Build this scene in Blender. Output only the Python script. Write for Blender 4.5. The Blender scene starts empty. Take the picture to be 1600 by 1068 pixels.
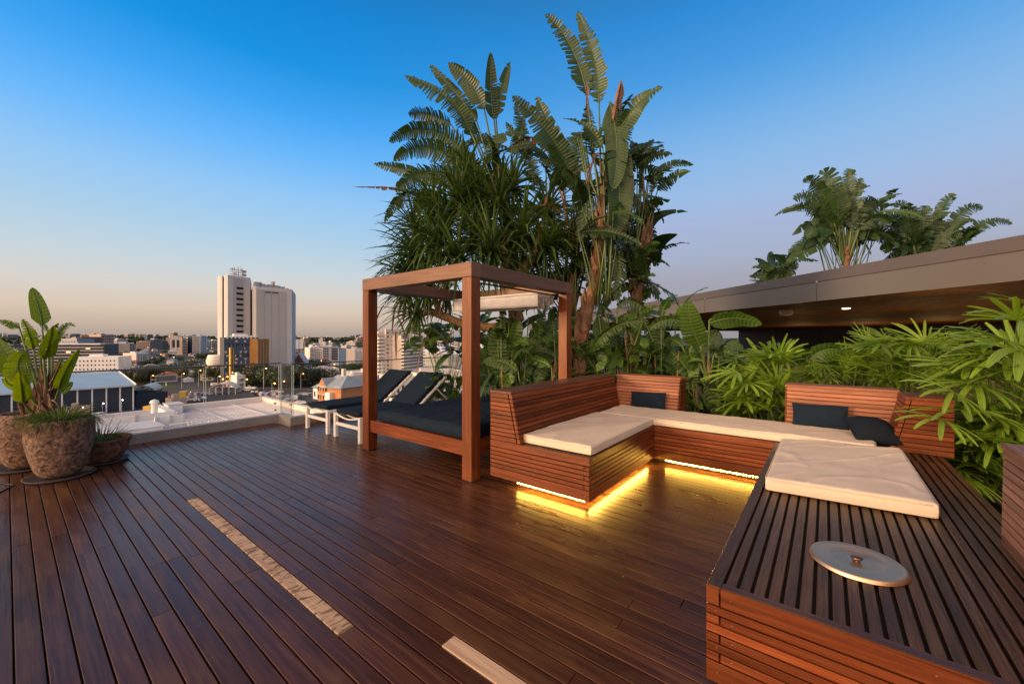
import bpy, bmesh, math, random
from mathutils import Vector, Matrix, noise
R = math.radians
random.seed(7)
scene = bpy.context.scene
# ------------------------------------------------------------------ camera
CAMH = 1.5
AZ = R(38.2)
cam_d = bpy.data.cameras.new('camera')
cam = bpy.data.objects.new('camera', cam_d)
scene.collection.objects.link(cam)
cam.location = (0, 0, CAMH)
cam.rotation_euler = (R(90), 0, AZ - R(90))
cam_d.sensor_width = 36.0
cam_d.lens = 622 / 1600 * 36
cam_d.shift_y = -4 / 1600
cam_d.clip_start = 0.05
cam_d.clip_end = 20000
scene.camera = cam
# ------------------------------------------------------------------ sky + sun
SUN_AZ, SUN_EL = R(150), R(10)
sdir = Vector((math.cos(SUN_EL) * math.cos(SUN_AZ), math.cos(SUN_EL) * math.sin(SUN_AZ), math.sin(SUN_EL)))
world = bpy.data.worlds.new('World')
scene.world = world
world.use_nodes = True
nt = world.node_tree
N = nt.nodes
for n in list(N): N.remove(n)
out = N.new('ShaderNodeOutputWorld')
bg = N.new('ShaderNodeBackground'); bg.inputs[1].default_value = 1.0
nt.links.new(bg.outputs[0], out.inputs[0])
tc = N.new('ShaderNodeTexCoord')
nrm = N.new('ShaderNodeVectorMath'); nrm.operation = 'NORMALIZE'
nt.links.new(tc.outputs['Generated'], nrm.inputs[0])
sep = N.new('ShaderNodeSeparateXYZ'); nt.links.new(nrm.outputs[0], sep.inputs[0])
def srgb(r, g, b):
    f = lambda c: (c / 255 / 12.92) if c <= 10 else ((c / 255 + .055) / 1.055) ** 2.4
    return (f(r), f(g), f(b), 1)
def ramp(nodes, stops):
    cr = nodes.new('ShaderNodeValToRGB')
    e = cr.color_ramp.elements
    while len(e) < len(stops): e.new(0.5)
    for i, (p, c) in enumerate(stops):
        e[i].position = p; e[i].color = c
    return cr
# twilight dome, towards the afterglow (left) and away from it (right); position = sine of the elevation
r1 = ramp(N, [(p, srgb(*c)) for p, c in ((0, (160, 150, 145)), (.025, (192, 172, 157)), (.06, (216, 196, 178)), (.10, (214, 208, 201)), (.15, (198, 211, 218)), (.22, (172, 206, 230)), (.30, (146, 198, 243)), (.38, (102, 182, 250)), (.45, (62, 164, 243)), (.52, (18, 146, 226)), (.60, (4, 132, 212)), (.74, (22, 92, 150)), (1, (36, 66, 98)))])
r2 = ramp(N, [(p, srgb(*c)) for p, c in ((0, (148, 146, 152)), (.06, (155, 152, 162)), (.14, (163, 163, 178)), (.18, (164, 174, 198)), (.25, (165, 180, 215)), (.31, (153, 186, 226)), (.37, (138, 184, 230)), (.424, (118, 176, 230)), (.475, (94, 165, 228)), (.52, (72, 154, 224)), (.60, (45, 138, 213)), (.74, (34, 92, 145)), (1, (36, 66, 98)))])
nt.links.new(sep.outputs[2], r1.inputs[0]); nt.links.new(sep.outputs[2], r2.inputs[0])
dl = N.new('ShaderNodeVectorMath'); dl.operation = 'DOT_PRODUCT'
dl.inputs[1].default_value = (math.cos(R(110)), math.sin(R(110)), 0)
nt.links.new(nrm.outputs[0], dl.inputs[0])
mr = N.new('ShaderNodeMapRange'); mr.inputs[1].default_value = 0.0; mr.inputs[2].default_value = 0.70
mr.interpolation_type = 'SMOOTHSTEP'
nt.links.new(dl.outputs['Value'], mr.inputs[0])
mx = N.new('ShaderNodeMix'); mx.data_type = 'RGBA'
nt.links.new(mr.outputs[0], mx.inputs[0]); nt.links.new(r2.outputs[0], mx.inputs[6]); nt.links.new(r1.outputs[0], mx.inputs[7])
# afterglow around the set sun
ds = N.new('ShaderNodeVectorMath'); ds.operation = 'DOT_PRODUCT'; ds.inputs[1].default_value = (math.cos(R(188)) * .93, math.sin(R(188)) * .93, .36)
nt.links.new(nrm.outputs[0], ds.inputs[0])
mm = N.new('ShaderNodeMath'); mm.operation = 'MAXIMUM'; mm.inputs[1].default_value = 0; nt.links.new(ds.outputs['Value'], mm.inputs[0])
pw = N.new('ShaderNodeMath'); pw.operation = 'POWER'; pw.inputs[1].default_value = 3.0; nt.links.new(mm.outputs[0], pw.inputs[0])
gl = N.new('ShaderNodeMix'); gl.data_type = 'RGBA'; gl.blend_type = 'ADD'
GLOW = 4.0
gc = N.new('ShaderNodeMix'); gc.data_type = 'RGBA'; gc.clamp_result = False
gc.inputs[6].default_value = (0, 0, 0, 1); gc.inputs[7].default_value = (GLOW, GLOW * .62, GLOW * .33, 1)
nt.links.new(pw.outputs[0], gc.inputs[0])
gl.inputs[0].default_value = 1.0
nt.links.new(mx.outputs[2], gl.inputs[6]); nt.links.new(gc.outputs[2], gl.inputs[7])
# physical sky, low share, for the colour of the light
sky = N.new('ShaderNodeTexSky'); sky.sky_type = 'NISHITA'; sky.sun_disc = False
sky.sun_elevation = SUN_EL; sky.sun_rotation = math.pi / 2 - SUN_AZ
sk = N.new('ShaderNodeMix'); sk.data_type = 'RGBA'; sk.blend_type = 'ADD'; sk.inputs[0].default_value = 0.006
nt.links.new(gl.outputs[2], sk.inputs[6]); nt.links.new(sky.outputs[0], sk.inputs[7])
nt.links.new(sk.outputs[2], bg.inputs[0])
sd = bpy.data.lights.new('sun', 'SUN'); sd.energy = 3.5; sd.angle = R(11); sd.color = (1.0, .68, .42)
sun = bpy.data.objects.new('sun', sd); scene.collection.objects.link(sun)
sun.rotation_euler = (-sdir).to_track_quat('-Z', 'Y').to_euler()
scene.view_settings.view_transform = 'Standard'
scene.view_settings.look = 'None'
scene.view_settings.exposure = 0.0
scene.view_settings.gamma = 1.0
scene.cycles.use_denoising = True
scene.cycles.max_bounces = 8
scene.cycles.transparent_max_bounces = 16
scene.cycles.sample_clamp_indirect = 6.0
# ------------------------------------------------------------------ helpers
F_, CX_, HY_ = 622.0, 800.0, 530.0
ca, sa = math.cos(AZ), math.sin(AZ)
def at(px, py, d):
    """a point at forward distance d, seen at column px and row py of the photograph"""
    r = (px - CX_) / F_ * d
    return Vector((d * ca + r * sa, d * sa - r * ca, CAMH - (py - HY_) / F_ * d))
def col(px, d):
    p = at(px, 530, d); return p.x, p.y
class MB:
    def __init__(s): s.v = []; s.f = []; s.m = []; s.t = []; s.uv = []
    def add(s, vs, fs, m=0, tone=.5, uv=None):
        o = len(s.v); s.v += [tuple(p) for p in vs]
        for i, f in enumerate(fs):
            s.f.append(tuple(o + k for k in f)); s.m.append(m); s.t.append(tone)
            s.uv.append(uv[i] if uv else None)
    def box(s, x0, x1, y0, y1, z0, z1, m=0, tone=.5):
        vs = [(x, y, z) for z in (z0, z1) for y in (y0, y1) for x in (x0, x1)]
        s.add(vs, [(0, 2, 3, 1), (4, 5, 7, 6), (0, 1, 5, 4), (2, 6, 7, 3), (0, 4, 6, 2), (1, 3, 7, 5)], m, tone)
    def prism(s, base, h, m=0, tone=.5):
        """base: list of 3D points (planar, any plane), h: extrusion vector"""
        n = len(base); h = Vector(h); b = [Vector(p) for p in base]
        nn = Vector((0, 0, 0))
        for i in range(n): nn += b[i].cross(b[(i + 1) % n])
        if nn.dot(h) < 0: b.reverse()
        vs = b + [p + h for p in b]
        fs = [tuple(reversed(range(n))), tuple(range(n, 2 * n))] + [(i, (i + 1) % n, n + (i + 1) % n, n + i) for i in range(n)]
        s.add(vs, fs, m, tone)
    def poly(s, base, z0, z1, m=0, tone=.5):
        s.prism([(x, y, z0) for x, y in base], (0, 0, z1 - z0), m, tone)
    def tube(s, pts, rad, n=8, m=0, tone=.5, cap=True):
        pts = [Vector(p) for p in pts]
        if not isinstance(rad, (list, tuple)): rad = [rad] * len(pts)
        rings = []
        for i, p in enumerate(pts):
            t = (pts[min(i + 1, len(pts) - 1)] - pts[max(i - 1, 0)])
            if t.length < 1e-9: t = Vector((0, 0, 1))
            t.normalize()
            a = t.cross(Vector((0, 0, 1)))
            if a.length < .05: a = t.cross(Vector((1, 0, 0)))
            a.normalize(); b = t.cross(a)
            rings.append([p + a * math.cos(2 * math.pi * k / n) * rad[i] + b * math.sin(2 * math.pi * k / n) * rad[i] for k in range(n)])
        vs = [q for r in rings for q in r]; fs = []
        for i in range(len(pts) - 1):
            for k in range(n):
                fs.append((i * n + k, i * n + (k + 1) % n, (i + 1) * n + (k + 1) % n, (i + 1) * n + k))
        if cap: fs += [tuple(reversed(range(n))), tuple(range((len(pts) - 1) * n, len(pts) * n))]
        s.add(vs, fs, m, tone)
    def lathe(s, prof, c=(0, 0, 0), n=32, m=0, tone=.5, wob=0.0, sx=1, sy=1):
        vs = []
        for r, z in prof:
            for k in range(n):
                a = 2 * math.pi * k / n
                w = 1 + (wob * noise.noise(Vector((math.cos(a) * 2, math.sin(a) * 2, z * 5 + c[0]))) if wob else 0)
                vs.append((c[0] + math.cos(a) * r * w * sx, c[1] + math.sin(a) * r * w * sy, c[2] + z))
        fs = []
        for i in range(len(prof) - 1):
            for k in range(n):
                fs.append((i * n + k, i * n + (k + 1) % n, (i + 1) * n + (k + 1) % n, (i + 1) * n + k))
        s.add(vs, fs, m, tone)
    def build(s, name, mats, parent=None, smooth=False, bevel=0, fixn=False, off=None, seg=1):
        me = bpy.data.meshes.new(name)
        pp = parent
        while pp is not None and '_o' not in pp: pp = pp.parent
        o = Vector(off) if off is not None else (Vector(pp['_o']) if pp is not None else Vector((0, 0, 0)))
        me.from_pydata([(x - o.x, y - o.y, z - o.z) for x, y, z in s.v], [], s.f)
        if not isinstance(mats, (list, tuple)): mats = [mats]
        for mm_ in mats: me.materials.append(mm_)
        me.polygons.foreach_set('material_index', s.m)
        if smooth: me.polygons.foreach_set('use_smooth', [True] * len(s.f))
        a = me.attributes.new('tone', 'FLOAT', 'FACE'); a.data.foreach_set('value', s.t)
        if any(u is not None for u in s.uv):
            ul = me.uv_layers.new(name='UVMap'); flat = []
            for f, u in zip(s.f, s.uv):
                for k in range(len(f)): flat += (u[k] if u else (0, 0))
            ul.data.foreach_set('uv', flat)
        me.update()
        if fixn:
            bm = bmesh.new(); bm.from_mesh(me); bmesh.ops.recalc_face_normals(bm, faces=bm.faces[:]); bm.to_mesh(me); bm.free()
        ob = bpy.data.objects.new(name, me); scene.collection.objects.link(ob)
        if parent is not None: ob.parent = parent
        if bevel:
            b = ob.modifiers.new('bevel', 'BEVEL'); b.width = bevel; b.segments = seg; b.limit_method = 'ANGLE'
        return ob
def tag(o, label=None, cat=None, group=None, kind=None):
    if label: o['label'] = label
    if cat: o['category'] = cat
    if group: o['group'] = group
    if kind: o['kind'] = kind
    return o
def thing(name, label, cat, loc, group=None):
    o = bpy.data.objects.new(name, None); scene.collection.objects.link(o)
    o.location = loc; o.empty_display_size = .2; o['_o'] = tuple(loc)
    return tag(o, label, cat, group)
def dup(root, loc, rz=0, label=None, sc=(1, 1, 1), group=None):
    r = root.copy(); scene.collection.objects.link(r); r.location = loc; r.rotation_euler = (0, 0, rz); r.scale = sc
    if label: r['label'] = label
    if group: r['group'] = group
    for ch in list(root.children):
        c = ch.copy(); scene.collection.objects.link(c); c.parent = r
        for g in list(ch.children):
            d = g.copy(); scene.collection.objects.link(d); d.parent = c
    return r
# ------------------------------------------------------------------ materials
def nm(name):
    m = bpy.data.materials.new(name); m.use_nodes = True
    t = m.node_tree; b = t.nodes['Principled BSDF']
    return m, t, b
def plain(name, c, rough=.6, metal=0, spec=.5, var=0.0, scale=8, bump=0.0, bscale=60, emit=None, es=0, tonevar=0.0, coord='Object', sharp=(.25, .75)):
    m, t, b = nm(name); n = t.nodes
    b.inputs['Roughness'].default_value = rough; b.inputs['Metallic'].default_value = metal
    b.inputs['Specular IOR Level'].default_value = spec
    b.inputs['Base Color'].default_value = (*c, 1)
    tcn = n.new('ShaderNodeTexCoord'); last = None
    if var:
        no = n.new('ShaderNodeTexNoise'); no.inputs['Scale'].default_value = scale; no.inputs['Detail'].default_value = 6; no.inputs['Roughness'].default_value = .65
        t.links.new(tcn.outputs[coord], no.inputs[0])
        rp = ramp(n, [(sharp[0], (*[x * (1 - var) for x in c], 1)), (sharp[1], (*[min(1, x * (1 + var)) for x in c], 1))])
        t.links.new(no.outputs[0], rp.inputs[0]); last = rp.outputs[0]
    if tonevar:
        at_ = n.new('ShaderNodeAttribute'); at_.attribute_name = 'tone'
        mp = n.new('ShaderNodeMapRange'); mp.inputs[3].default_value = 1 - tonevar; mp.inputs[4].default_value = 1 + tonevar
        t.links.new(at_.outputs['Fac'], mp.inputs[0])
        hs = n.new('ShaderNodeHueSaturation'); 
        if last: t.links.new(last, hs.inputs['Color'])
        else: hs.inputs['Color'].default_value = (*c, 1)
        t.links.new(mp.outputs[0], hs.inputs['Value']); last = hs.outputs[0]
    if last: t.links.new(last, b.inputs['Base Color'])
    if bump:
        nb = n.new('ShaderNodeTexNoise'); nb.inputs['Scale'].default_value = bscale; nb.inputs['Detail'].default_value = 5
        t.links.new(tcn.outputs[coord], nb.inputs[0])
        bp = n.new('ShaderNodeBump'); bp.inputs['Strength'].default_value = bump; bp.inputs['Distance'].default_value = .02
        t.links.new(nb.outputs[0], bp.inputs['Height']); t.links.new(bp.outputs[0], b.inputs['Normal'])
    if emit:
        b.inputs['Emission Color'].default_value = (*emit, 1); b.inputs['Emission Strength'].default_value = es
    return m
def wood(name, axis, dark, mid, light, rough=.4, stain=.0, coat=0.0, bump=.25, graincontrast=1.0, stretch=(1.2, 28), spec=.4):
    """oiled hardwood, grain along axis ('X','Y','Z'); the tone attribute shifts each board"""
    m, t, b = nm(name); n = t.nodes
    tcn = n.new('ShaderNodeTexCoord'); mp = n.new('ShaderNodeMapping')
    geo = n.new('ShaderNodeNewGeometry')
    t.links.new(geo.outputs['Position'], mp.inputs[0])
    sc = [stretch[1]] * 3; sc['XYZ'.index(axis)] = stretch[0]
    mp.inputs['Scale'].default_value = sc
    at_ = n.new('ShaderNodeAttribute'); at_.attribute_name = 'tone'
    cx = n.new('ShaderNodeCombineXYZ'); mu = n.new('ShaderNodeMath'); mu.operation = 'MULTIPLY'; mu.inputs[1].default_value = 47
    t.links.new(at_.outputs['Fac'], mu.inputs[0]); t.links.new(mu.outputs[0], cx.inputs[0]); t.links.new(mu.outputs[0], cx.inputs[1]); t.links.new(mu.outputs[0], cx.inputs[2])
    t.links.new(cx.outputs[0], mp.inputs['Location'])
    g = n.new('ShaderNodeTexNoise'); g.inputs['Scale'].default_value = 1.6; g.inputs['Detail'].default_value = 8; g.inputs['Roughness'].default_value = .6; g.inputs['Distortion'].default_value = .6
    t.links.new(mp.outputs[0], g.inputs[0])
    rp = ramp(n, [(.28, (*dark, 1)), (.5, (*mid, 1)), (.78, (*light, 1))]); t.links.new(g.outputs[0], rp.inputs[0])
    # large soft blotches of worn oil, in place on the surface
    s2 = n.new('ShaderNodeMapping'); sc2 = [5.0] * 3; sc2['XYZ'.index(axis)] = 1.6; s2.inputs['Scale'].default_value = sc2
    t.links.new(geo.outputs['Position'], s2.inputs[0]); t.links.new(cx.outputs[0], s2.inputs['Location'])
    no2 = n.new('ShaderNodeTexNoise'); no2.inputs['Scale'].default_value = 1.0; no2.inputs['Detail'].default_value = 4
    t.links.new(s2.outputs[0], no2.inputs[0])
    mr_ = n.new('ShaderNodeMapRange'); mr_.inputs[1].default_value = .52; mr_.inputs[2].default_value = .78; mr_.inputs[4].default_value = stain
    t.links.new(no2.outputs[0], mr_.inputs[0])
    mxs = n.new('ShaderNodeMix'); mxs.data_type = 'RGBA'
    t.links.new(mr_.outputs[0], mxs.inputs[0]); t.links.new(rp.outputs[0], mxs.inputs[6]); mxs.inputs[7].default_value = (light[0] * 1.25, light[1] * 1.35, light[2] * .9, 1)
    hs = n.new('ShaderNodeHueSaturation'); mv = n.new('ShaderNodeMapRange'); mv.inputs[3].default_value = .62; mv.inputs[4].default_value = 1.42
    t.links.new(at_.outputs['Fac'], mv.inputs[0]); t.links.new(mv.outputs[0], hs.inputs['Value']); t.links.new(mxs.outputs[2], hs.inputs['Color'])
    t.links.new(hs.outputs[0], b.inputs['Base Color'])
    rr = n.new('ShaderNodeMapRange'); rr.inputs[3].default_value = rough - .1; rr.inputs[4].default_value = rough + .16
    t.links.new(no2.outputs[0], rr.inputs[0]); t.links.new(rr.outputs[0], b.inputs['Roughness'])
    b.inputs['Specular IOR Level'].default_value = spec; b.inputs['Specular Tint'].default_value = (1.0, .72, .54, 1); b.inputs['Coat Weight'].default_value = coat; b.inputs['Coat Roughness'].default_value = .3
    bp = n.new('ShaderNodeBump'); bp.inputs['Strength'].default_value = bump; bp.inputs['Distance'].default_value = .004
    t.links.new(g.outputs[0], bp.inputs['Height']); t.links.new(bp.outputs[0], b.inputs['Normal'])
    return m
def leafmat(name, c1, c2, trans=.35, rough=.42, vein=0.0, vscale=60, tint=None):
    m, t, b = nm(name); n = t.nodes
    b.inputs['Roughness'].default_value = rough; b.inputs['Specular IOR Level'].default_value = .45
    at_ = n.new('ShaderNodeAttribute'); at_.attribute_name = 'tone'
    geo = n.new('ShaderNodeNewGeometry')
    no = n.new('ShaderNodeTexNoise'); no.inputs['Scale'].default_value = 3.0; no.inputs['Detail'].default_value = 4
    t.links.new(geo.outputs['Position'], no.inputs[0])
    ad = n.new('ShaderNodeMath'); ad.operation = 'ADD'; ad.use_clamp = True
    sb = n.new('ShaderNodeMath'); sb.operation = 'MULTIPLY_ADD'; sb.inputs[1].default_value = .7; sb.inputs[2].default_value = -.35
    t.links.new(no.outputs[0], sb.inputs[0]); t.links.new(at_.outputs['Fac'], ad.inputs[0]); t.links.new(sb.outputs[0], ad.inputs[1])
    rp = ramp(n, [(0, (*c1, 1)), (1, (*c2, 1))]); t.links.new(ad.outputs[0], rp.inputs[0])
    last = rp.outputs[0]
    if vein:
        uv = n.new('ShaderNodeUVMap'); sx = n.new('ShaderNodeSeparateXYZ'); t.links.new(uv.outputs[0], sx.inputs[0])
        wv = n.new('ShaderNodeMath'); wv.operation = 'MULTIPLY'; wv.inputs[1].default_value = vscale; t.links.new(sx.outputs[0], wv.inputs[0])
        sn = n.new('ShaderNodeMath'); sn.operation = 'SINE'; t.links.new(wv.outputs[0], sn.inputs[0])
        mv = n.new('ShaderNodeMapRange'); mv.inputs[1].default_value = -1; mv.inputs[3].default_value = 1 - vein; mv.inputs[4].default_value = 1 + vein
        t.links.new(sn.outputs[0], mv.inputs[0])
        hs = n.new('ShaderNodeHueSaturation'); t.links.new(last, hs.inputs['Color']); t.links.new(mv.outputs[0], hs.inputs['Value']); last = hs.outputs[0]
        bp = n.new('ShaderNodeBump'); bp.inputs['Strength'].default_value = .5; bp.inputs['Distance'].default_value = .004
        t.links.new(sn.outputs[0], bp.inputs['Height']); t.links.new(bp.outputs[0], b.inputs['Normal'])
    t.links.new(last, b.inputs['Base Color'])
    tr = n.new('ShaderNodeBsdfTranslucent'); ms = n.new('ShaderNodeMixShader'); ms.inputs[0].default_value = trans
    hb = n.new('ShaderNodeHueSaturation'); hb.inputs['Value'].default_value = 1.5; hb.inputs['Saturation'].default_value = 1.1; hb.inputs['Hue'].default_value = .485
    t.links.new(last, hb.inputs['Color']); t.links.new(hb.outputs[0], tr.inputs[0])
    o = n['Material Output']; t.links.new(b.outputs[0], ms.inputs[1]); t.links.new(tr.outputs[0], ms.inputs[2]); t.links.new(ms.outputs[0], o.inputs[0])
    return m
def emis(name, c, s):
    return plain(name, c, emit=c, es=s)
def glassmat(name, tint=(.93, .97, .96), refl=1.0):
    m = bpy.data.materials.new(name); m.use_nodes = True; t = m.node_tree; n = t.nodes
    n.remove(n['Principled BSDF'])
    tr = n.new('ShaderNodeBsdfTransparent'); tr.inputs[0].default_value = (*tint, 1)
    gs = n.new('ShaderNodeBsdfGlossy'); gs.inputs['Roughness'].default_value = .02
    fr = n.new('ShaderNodeFresnel'); fr.inputs[0].default_value = 1.45
    mu = n.new('ShaderNodeMath'); mu.operation = 'MULTIPLY'; mu.inputs[1].default_value = refl; t.links.new(fr.outputs[0], mu.inputs[0])
    ms = n.new('ShaderNodeMixShader'); t.links.new(mu.outputs[0], ms.inputs[0]); t.links.new(tr.outputs[0], ms.inputs[1]); t.links.new(gs.outputs[0], ms.inputs[2])
    t.links.new(ms.outputs[0], n['Material Output'].inputs[0])
    return m
deckA = (.032, .0118, .0065); deckB = (.062, .0235, .0125); deckC = (.105, .045, .023)
M = {}
M['deck'] = wood('dark_oiled_decking', 'Y', deckA, deckB, deckC, rough=.27, stain=.8, coat=.0, bump=.4, spec=.30)
M['cap'] = wood('brown_cap_timber', 'X', (.05, .02, .012), (.10, .042, .026), (.16, .075, .045), rough=.42)
M['deck_x'] = wood('dark_oiled_bench_top', 'X', (.030, .0145, .007), (.056, .028, .013), (.100, .052, .025), rough=.30, stain=.45, bump=1.0, stretch=(2.5, 45), spec=.28)
oA, oB, oC = (.058, .0135, .0045), (.128, .029, .008), (.215, .057, .018)
M['slat_x'] = wood('red_hardwood_grain_x', 'X', oA, oB, oC, rough=.4, stain=.15)
M['slat_y'] = wood('red_hardwood_grain_y', 'Y', oA, oB, oC, rough=.4, stain=.15)
M['slat_z'] = wood('red_hardwood_grain_z', 'Z', (.06, .016, .005), (.125, .032, .009), (.20, .060, .018), rough=.38, stain=.2, stretch=(1.2, 20), bump=.1)
M['back_y'] = wood('faded_pink_hardwood_grain_y', 'Y', (.14, .050, .026), (.24, .090, .048), (.33, .145, .085), rough=.5, stain=.15)
M['beam_x'] = wood('weathered_beam_grain_x', 'X', (.07, .038, .026), (.11, .06, .042), (.15, .085, .06), rough=.45)
M['beam_y'] = wood('weathered_beam_grain_y', 'Y', (.085, .040, .024), (.135, .066, .039), (.19, .098, .060), rough=.42)
M['pale'] = wood('bare_replacement_timber', 'Y', (.30, .19, .11), (.42, .28, .17), (.52, .37, .24), rough=.6)
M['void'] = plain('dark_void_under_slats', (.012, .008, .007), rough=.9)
M['greywood'] = wood('silvered_hardwood_grain_x', 'X', (.10, .045, .03), (.17, .085, .06), (.25, .14, .10), rough=.5)
M['cream'] = plain('cream_canvas', (.60, .49, .37), rough=.85, var=.10, scale=3, bump=.18, bscale=420, spec=.2)
M['navy'] = plain('navy_outdoor_fabric', (.010, .018, .029), rough=.85, var=.2, scale=14, bump=.25, bscale=500, spec=.08)
M['black_fabric'] = plain('charcoal_fabric', (.010, .014, .020), rough=.9, bump=.25, bscale=500, spec=.08)
M['white'] = plain('white_powder_coat', (.74, .70, .64), rough=.35, var=.05)
M['canopy'] = plain('grey_beige_canopy_cloth', (.50, .47, .43), rough=.85, var=.12, scale=6)
M['steel'] = plain('brushed_stainless_steel', (.74, .50, .32), rough=.46, metal=1, bump=.05, bscale=200)
M['rod'] = plain('dark_metal_rod', (.12, .12, .12), rough=.35, metal=.8)
M['kerb'] = plain('grey_painted_kerb', (.26, .235, .215), rough=.45, var=.18, scale=3)
M['glass'] = glassmat('clear_glass', tint=(.975, .985, .98), refl=.45)
M['rail'] = plain('bronze_handrail', (.14, .12, .11), rough=.3, metal=.8)
M['edge'] = plain('glass_edge', (.58, .68, .64), rough=.15)
M['screw'] = plain('brass_screw', (.45, .28, .14), rough=.35, metal=1)
M['led'] = emis('led_strip_yellow', (1.0, .62, .10), 190)
M['ledline'] = emis('led_strip_backing', (1.0, .50, .05), 16)
M['stone'] = plain('rough_cast_stone_pot', (.20, .115, .070), rough=.9, var=.85, scale=26, bump=1.0, bscale=30, sharp=(.34, .66))
M['clay'] = plain('weathered_clay_bowl', (.17, .075, .040), rough=.9, var=.75, scale=18, bump=.8, bscale=34, sharp=(.34, .66))
M['saucer'] = plain('dark_clay_saucer', (.07, .05, .042), rough=.7, var=.3)
M['soil'] = plain('soil', (.035, .024, .017), rough=1, var=.4, bump=.8)
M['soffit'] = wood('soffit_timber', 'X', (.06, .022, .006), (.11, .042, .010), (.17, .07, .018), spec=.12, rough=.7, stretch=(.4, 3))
M['fascia'] = plain('taupe_metal_fascia', (.105, .095, .083), rough=.42, var=.10, scale=.6)
M['bark'] = plain('papery_brown_trunk', (.20, .085, .036), rough=.85, var=.6, scale=9, bump=.8, bscale=18)
M['pbark'] = plain('pandanus_tan_bark', (.32, .19, .09), rough=.8, var=.35, scale=10, bump=.7, bscale=22)
M['deadleaf'] = plain('dry_brown_leaf', (.17, .092, .05), rough=.85, var=.5, scale=7)
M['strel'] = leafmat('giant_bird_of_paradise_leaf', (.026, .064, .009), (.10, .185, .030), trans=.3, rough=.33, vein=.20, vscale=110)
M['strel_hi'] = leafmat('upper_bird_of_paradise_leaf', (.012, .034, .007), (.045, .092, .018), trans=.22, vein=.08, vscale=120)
M['strel_pot'] = leafmat('potted_banana_leaf', (.04, .085, .008), (.15, .23, .02), trans=.4, vein=.05, vscale=150)
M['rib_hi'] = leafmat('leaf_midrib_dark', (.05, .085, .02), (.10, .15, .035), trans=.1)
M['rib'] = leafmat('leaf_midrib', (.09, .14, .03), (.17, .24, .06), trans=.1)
M['pand'] = leafmat('pandanus_strap_leaf', (.018, .046, .010), (.10, .165, .036), trans=.22, rough=.35)
M['rhap'] = leafmat('rhapis_palm_leaf', (.035, .095, .008), (.32, .48, .050), trans=.36, rough=.33, vein=.12, vscale=25)
M['grass'] = leafmat('potted_grass', (.05, .085, .018), (.14, .22, .045), trans=.3)
# ================================================================== DECK
G0, PITCH = 1.04, 0.0925
def stained(base):
    m = base.copy(); m.name = 'bare_timber_with_old_stain'; t = m.node_tree; n = t.nodes; b = n['Principled BSDF']
    src = b.inputs['Base Color'].links[0].from_socket
    geo = n.new('ShaderNodeNewGeometry'); mp = n.new('ShaderNodeMapping'); mp.inputs['Scale'].default_value = (9, 22, 9)
    t.links.new(geo.outputs['Position'], mp.inputs[0])
    no = n.new('ShaderNodeTexNoise'); no.inputs['Scale'].default_value = 1; no.inputs['Detail'].default_value = 5; no.inputs['Distortion'].default_value = 1.2
    t.links.new(mp.outputs[0], no.inputs[0])
    rp = ramp(n, [(.50, (0, 0, 0, 1)), (.60, (1, 1, 1, 1))]); t.links.new(no.outputs[0], rp.inputs[0])
    mx_ = n.new('ShaderNodeMix'); mx_.data_type = 'RGBA'; t.links.new(rp.outputs[0], mx_.inputs[0]); t.links.new(src, mx_.inputs[6])
    mx_.inputs[7].default_value = (.17, .10, .055, 1); t.links.new(mx_.outputs[2], b.inputs['Base Color'])
    return m
M['pale2'] = stained(M['pale'])
rnd = random.Random(11)
d = MB()
k0 = int((-3.6 - G0) / PITCH)
pale_spans = {0: (1.94, 4.68), 3: (0.35, 1.48)}
for k in range(k0, 56):
    xa = G0 + k * PITCH + .0038; xb = G0 + (k + 1) * PITCH - .0038
    y1 = 7.79 if xb < 3.06 else 7.29
    y = -3.6; cuts = []
    y = -3.6 + rnd.random() * 2
    while y < y1: cuts.append(y); y += 1.5 + rnd.random() * 2.2
    if k in pale_spans:
        a_, b_ = pale_spans[k]
        cuts = [c for c in cuts if not (a_ - .5 < c < b_ + .5)] + [a_, b_]; cuts.sort()
    ends = [-3.6] + cuts + [y1]
    for i in range(len(ends) - 1):
        a_, b_ = ends[i], ends[i + 1]
        if k in pale_spans and abs(a_ - pale_spans[k][0]) < 1e-6: continue
        if b_ - a_ < .05: continue
        tn = min(1, max(0, rnd.gauss(.42, .14)))
        dz = rnd.uniform(-.0008, .0008)
        d.box(xa, xb, a_ + .0012, b_ - .0012, -.022 + dz, dz, 0, tn)
deck = d.build('deck', M['deck'], bevel=.0022)
tag(deck, kind='structure')
d = MB()
for k, mtl in ((0, 0), (3, 1)):
    a_, b_ = pale_spans[k]
    d = MB(); d.box(G0 + k * PITCH + .004, G0 + (k + 1) * PITCH - .004, a_ + .001, b_ - .001, -.021, .0008, 0, .55 + .2 * mtl)
    o = d.build('replacement_board', M['pale2'] if mtl == 0 else M['pale'], parent=deck, bevel=.0015)
    o['label'] = 'long bare timber board with patchy old stain' if mtl == 0 else 'short bare timber board cut off by the photo edge'
d = MB(); d.box(-3.7, 6.25, -3.7, 7.285, -.5, -.024); d.box(-3.7, 3.05, 7.286, 7.80, -.5, -.025)
tag(d.build('deck_subfloor', M['void']), kind='structure')
# small dropped things: a stain and screws are in the material; the cable on the deck
c = MB(); c.tube([(-.35, 7.2, .006), (-.12, 6.95, .006), (.05, 6.55, .006), (-.08, 6.25, .006), (-.3, 6.2, .006), (-.42, 6.45, .006), (-.7, 6.6, .006)], .006, 6)
tag(c.build('power_cable', plain('black_cable', (.015, .015, .015), rough=.5), smooth=True), 'thin black cable curling on the deck left of the big pots', 'cable')
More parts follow.
